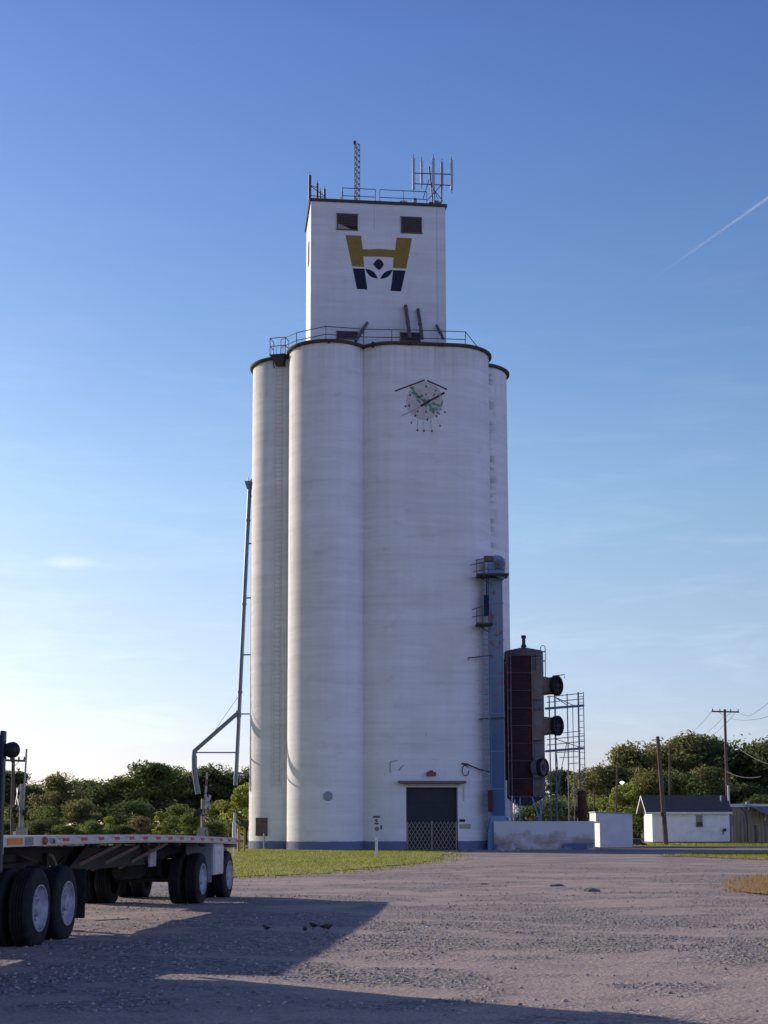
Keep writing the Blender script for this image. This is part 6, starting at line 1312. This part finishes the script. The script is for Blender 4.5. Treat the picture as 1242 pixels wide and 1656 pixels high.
def crown_mesh(seed, H, Wd, low, nl, leaf, mat):
    r = np.random.default_rng(seed); pts = []; lobes = []
    nlobe = 40
    for i in range(nlobe):
        f = r.random() ** 0.8; z = low + (H - low) * (0.10 + 0.82 * f); fz = (z - low) / (H - low)
        env = Wd / 2 * max(0.12, 1 - (abs(fz - 0.40) / 0.66) ** 2.0) * (0.75 + 0.5 * r.random())
        a = r.random() * 6.283; rr = max(0.1, env) * (0.15 + 0.8 * r.random()); s = (0.075 + 0.115 * r.random() ** 1.4) * (Wd + H) / 2
        lobes.append((rr * math.cos(a), rr * math.sin(a), z, s))
    per = nl // nlobe
    for (x, y, z, s) in lobes:
        d = r.normal(size=(per, 3)); d /= np.linalg.norm(d, axis=1)[:, None]; k = s * (0.45 + 0.60 * r.random(per) ** 0.5) * (1 + 0.28 * np.sin(d[:, 0] * 5 + x) * np.cos(d[:, 2] * 6 + y))
        p = np.array([x, y, z]) + d * k[:, None] * np.array([1, 1, 0.78]); pts.append(np.concatenate([p, d], 1))
    P_ = np.concatenate(pts); P_ = P_[P_[:, 2] > low * 0.4]; n = len(P_)
    N_ = P_[:, 3:] + r.normal(size=(n, 3)) * 0.42; N_ /= np.linalg.norm(N_, axis=1)[:, None]
    T = np.cross(N_, r.normal(size=(n, 3))); T /= np.linalg.norm(T, axis=1)[:, None]; B = np.cross(N_, T); sz = leaf * (0.6 + 0.9 * r.random(n))[:, None]; c = P_[:, :3]
    V = np.stack([c - T * sz * 1.2, c - B * sz * 0.55, c + T * sz * 1.2, c + B * sz * 0.55], 1).reshape(-1, 3); Q = np.arange(n * 4).reshape(-1, 4)
    return fast_mesh('crown', V, Q, mat), lobes
def trunk_mesh(seed, H, lobes, low):
    rr = random.Random(seed); mb = MB(); top = Vector((rr.uniform(-.3, .3), rr.uniform(-.3, .3), H * 0.72)); r0 = 0.035 * H
    mb.path([Vector((0, 0, -0.2)), Vector((0.05, 0, H * 0.2)), top * 0.6, top], [r0, r0 * 0.75, r0 * 0.5, r0 * 0.2], 8)
    for (x, y, z, s) in lobes[:26]:
        a = Vector((0, 0, max(low * 0.7, z * 0.55))); mb.path([a, a.lerp(Vector((x, y, z)), 0.5) + Vector((0, 0, 0.15)), Vector((x, y, z))], [r0 * 0.4, r0 * 0.25, r0 * 0.08], 5)
    me = bpy.data.meshes.new('trunk'); me.from_pydata([tuple(v) for v in mb.v], [], mb.f); me.materials.append(BARK); return me
VAR = []
for i, (H, Wd, low, nl, leaf) in enumerate(((10, 8.5, 1.0, 9000, 0.155), (10, 7.0, 1.3, 8600, 0.15), (10, 10.0, 0.8, 9600, 0.16), (10, 6.0, 0.9, 8000, 0.14), (10, 9.0, 0.5, 9200, 0.155))):
    me, lb_ = crown_mesh(100 + i, H, Wd, low, nl, leaf, LEAVES[0]); VAR.append((me, trunk_mesh(i, H, lb_, low)))
CROWNS = {}
def tree(px, py, D, var, lf, label, wide=1.0, name='tree', group=None, cat='tree'):
    tp = at(px, py, D); s = (tp.z + 0.15) / 10.0; key = (var, lf)
    if key not in CROWNS: m = VAR[var][0].copy(); m.materials.clear(); m.materials.append(LEAVES[lf]); CROWNS[key] = m
    t = thing(name, label, cat, (tp.x, D, 0), group); t.scale = (s * wide, s * wide, s); t.rotation_euler.z = random.uniform(0, 6.28)
    for nm, me in (('crown', CROWNS[key]), ('trunk', VAR[var][1])): o = bpy.data.objects.new(nm, me); C.objects.link(o); o.parent = t
GL_, GR_ = 'trees behind the trailer', 'trees behind the white house'
for a in (
    (-30, 1240, 165, 0, 0, 'dark tree at the far left edge behind the truck cab', 1.2), (22, 1246, 170, 1, 0, 'dark tree behind the leftmost crossarm pole', 1.2), (60, 1270, 175, 2, 0, 'low dark tree just right of the railway crossing signal on the left', 1.3),
    (98, 1256, 150, 0, 2, 'rounded olive tree right of the left crossing signal', 1.0), (140, 1262, 165, 1, 1, 'mid green tree right of the rounded olive tree', 1.3), (172, 1266, 160, 2, 0, 'low dark tree in the dip of the left skyline', 1.2),
    (206, 1248, 170, 4, 0, 'dark tree on the left shoulder of the tallest tree behind the trailer', 1.1), (245, 1233, 160, 1, 1, 'tallest tree on the skyline behind the trailer', 1.4), (278, 1246, 168, 0, 0, 'dark tree right of the tallest one behind the trailer', 1.1),
    (305, 1249, 172, 2, 0, 'dark tree behind the drop chute of the downspout', 1.1), (345, 1243, 170, 0, 0, 'dark tree behind the raised striped crossing arm', 1.2), (375, 1240, 178, 4, 0, 'dark tree between the striped arm and the downspout pipe', 1.1),
    (420, 1240, 170, 1, 0, 'dark tree mostly hidden by the left silo', 1.2), (398, 1262, 125, 4, 3, 'bright green tree against the left edge of the silo', 0.95)): tree(*a[:6], a[6], group=GL_)
for a in (
    (30, 1300, 140, 4, 1, 'green bush tree behind the left crossbuck', 1.3), (80, 1306, 130, 2, 1, 'green bush tree behind the front half of the trailer', 1.3), (128, 1298, 140, 0, 2, 'olive bush tree above the second wheel pair of the truck', 1.3), (215, 1296, 140, 2, 0, 'dark bush tree under the tallest tree', 1.6),
    (175, 1322, 110, 3, 3, 'small yellow green bush above the middle of the trailer deck', 1.2), (228, 1322, 112, 2, 4, 'brownish bush right of the yellow green bush', 1.2), (262, 1314, 114, 3, 3, 'upright light green shrub above the trailer deck', 1.2), (290, 1306, 118, 0, 1, 'mid green bush left of the striped crossing arm', 1.2), (312, 1316, 112, 2, 1, 'low green bush at the foot of the striped crossing arm', 1.4), (358, 1300, 128, 0, 1, 'mid green bush right of the striped crossing arm', 1.3), (150, 1330, 105, 2, 1, 'low bush above the triangular braces of the trailer', 1.6), (60, 1330, 105, 2, 0, 'low dark bush above the front wheels of the trailer', 1.8), (105, 1334, 104, 4, 1, 'low bush left of the small yellow green bush', 1.8), (345, 1330, 104, 2, 0, 'low dark bush near the rear of the trailer', 1.6), (200, 1334, 104, 4, 0, 'low dark bush over the middle of the trailer', 1.8), (8, 1330, 106, 4, 0, 'low dark bush beside the truck cab', 1.8)): tree(*a[:6], a[6], name='bush', group='bushes behind the trailer', cat='bush')
for a in (
    (905, 1245, 190, 1, 0, 'dark tree seen through the catwalk frame', 1.2), (950, 1248, 180, 0, 2, 'olive tree right beside the catwalk frame ladder', 1.2), (982, 1238, 175, 1, 2, 'olive tree behind the yard lamp pole', 1.2), (1022, 1208, 178, 0, 2, 'olive tree between the lamp pole and the leaning pole', 1.0), (1062, 1203, 182, 2, 2, 'olive tree behind the leaning pole', 1.0),
    (1093, 1196, 186, 4, 2, 'olive tree behind the thin pole above the house roof', 1.0), (1115, 1187, 180, 1, 2, 'highest tree of the right skyline', 1.2), (1143, 1199, 184, 0, 0, 'dark tree just left of the crossarm pole', 1.1), (1172, 1206, 178, 2, 0, 'dark tree in the dip behind the crossarm pole', 1.0), (1212, 1190, 176, 4, 0, 'broad dark tree near the right edge', 1.0), (1246, 1200, 172, 0, 0, 'dark tree cut by the right edge', 1.1), (1285, 1205, 172, 1, 0, 'dark tree beyond the right edge', 1.2),
    (1010, 1262, 160, 4, 3, 'light green tree beside the yard lamp', 1.1), (1050, 1250, 160, 0, 2, 'olive tree behind the left end of the house roof', 1.0), (1105, 1248, 158, 2, 1, 'green tree above the middle of the house roof', 1.0), (1145, 1240, 160, 1, 2, 'olive tree left of the crossarm pole above the roof', 1.1), (1200, 1262, 156, 4, 0, 'low dark tree behind the tan shed', 1.3)): tree(*a[:6], a[6], group=GR_)
for a in ((890, 1292, 168, 2, 1, 'green bush seen under the catwalk frame', 1.6), (930, 1290, 172, 4, 2, 'olive bush behind the red tank', 1.3), (968, 1290, 170, 2, 3, 'yellow green bush above the white shed', 1.3), (1000, 1296, 172, 0, 2, 'olive bush between the shed and the lamp pole', 1.3), (1032, 1290, 176, 4, 2, 'olive bush between the white shed and the house', 1.3), (860, 1300, 140, 2, 0, 'dark bush seen below the dryer', 1.6), (1240, 1285, 150, 2, 0, 'dark bush above the tan shed at the right edge', 1.8)): tree(*a[:6], a[6], name='bush', group='bushes on the right', cat='bush')

# the tree lines carry on beyond both edges of the picture
for k_, px in enumerate((-80, -125, -175, -220, -275, -330, -390, -450)): tree(px, 1244 + 8 * (k_ % 3), 165 + 5 * (k_ % 2), k_ % 5, (0, 1, 0, 2)[k_ % 4], 'tree of the line running on beyond the left edge', 1.3, group='trees beyond the left edge')
for k_, px in enumerate((1330, 1380, 1440, 1500, 1560)): tree(px, 1200 + 8 * (k_ % 3), 170 + 5 * (k_ % 2), k_ % 5, (0, 2, 1)[k_ % 3], 'tree of the line running on beyond the right edge', 1.2, group='trees beyond the right edge')

# ------------------------------------------------------------------ contrail
def contrail():
    a, b = at(1040, 462, 5200), at(1330, 258, 6000); mb = MB(); n = 24; pts = [a.lerp(b, i / n) for i in range(n + 1)]
    mb.path(pts, [3 + 6 * i / n for i in range(n + 1)], 10)
    m = bpy.data.materials.new('ice_trail'); m.use_nodes = True; n_, l_ = m.node_tree.nodes, m.node_tree.links; n_.remove(n_['Principled BSDF'])
    d = n_.new('ShaderNodeBsdfDiffuse'); d.inputs['Color'].default_value = (0.9, 0.9, 0.92, 1); tl = n_.new('ShaderNodeBsdfTranslucent'); tl.inputs['Color'].default_value = (0.9, 0.9, 0.92, 1); ad = n_.new('ShaderNodeMixShader'); l_.new(d.outputs[0], ad.inputs[1]); l_.new(tl.outputs[0], ad.inputs[2])
    tr = n_.new('ShaderNodeBsdfTransparent'); mxs = n_.new('ShaderNodeMixShader'); tcx = n_.new('ShaderNodeTexCoord'); se = n_.new('ShaderNodeSeparateXYZ'); l_.new(tcx.outputs['Generated'], se.inputs[0])
    nt = n_.new('ShaderNodeTexNoise'); nt.inputs['Scale'].default_value = 0.012; nt.inputs['Detail'].default_value = 6; l_.new(tcx.outputs['Object'], nt.inputs['Vector'])
    m1 = n_.new('ShaderNodeMapRange'); m1.inputs['From Min'].default_value = 0.0; m1.inputs['From Max'].default_value = 0.8; m1.inputs['To Max'].default_value = 0.24; l_.new(se.outputs['X'], m1.inputs['Value'])
    mu = n_.new('ShaderNodeMath'); mu.operation = 'MULTIPLY'; l_.new(m1.outputs['Result'], mu.inputs[0]); l_.new(nt.outputs['Fac'], mu.inputs[1])
    l_.new(mu.outputs[0], mxs.inputs['Fac']); l_.new(tr.outputs[0], mxs.inputs[1]); l_.new(ad.outputs[0], mxs.inputs[2]); l_.new(mxs.outputs[0], n_['Material Output'].inputs['Surface'])
    o = mb.build('contrail', m, origin=a); tag(o, 'thin white contrail slanting across the blue sky at right', 'contrail')
contrail()
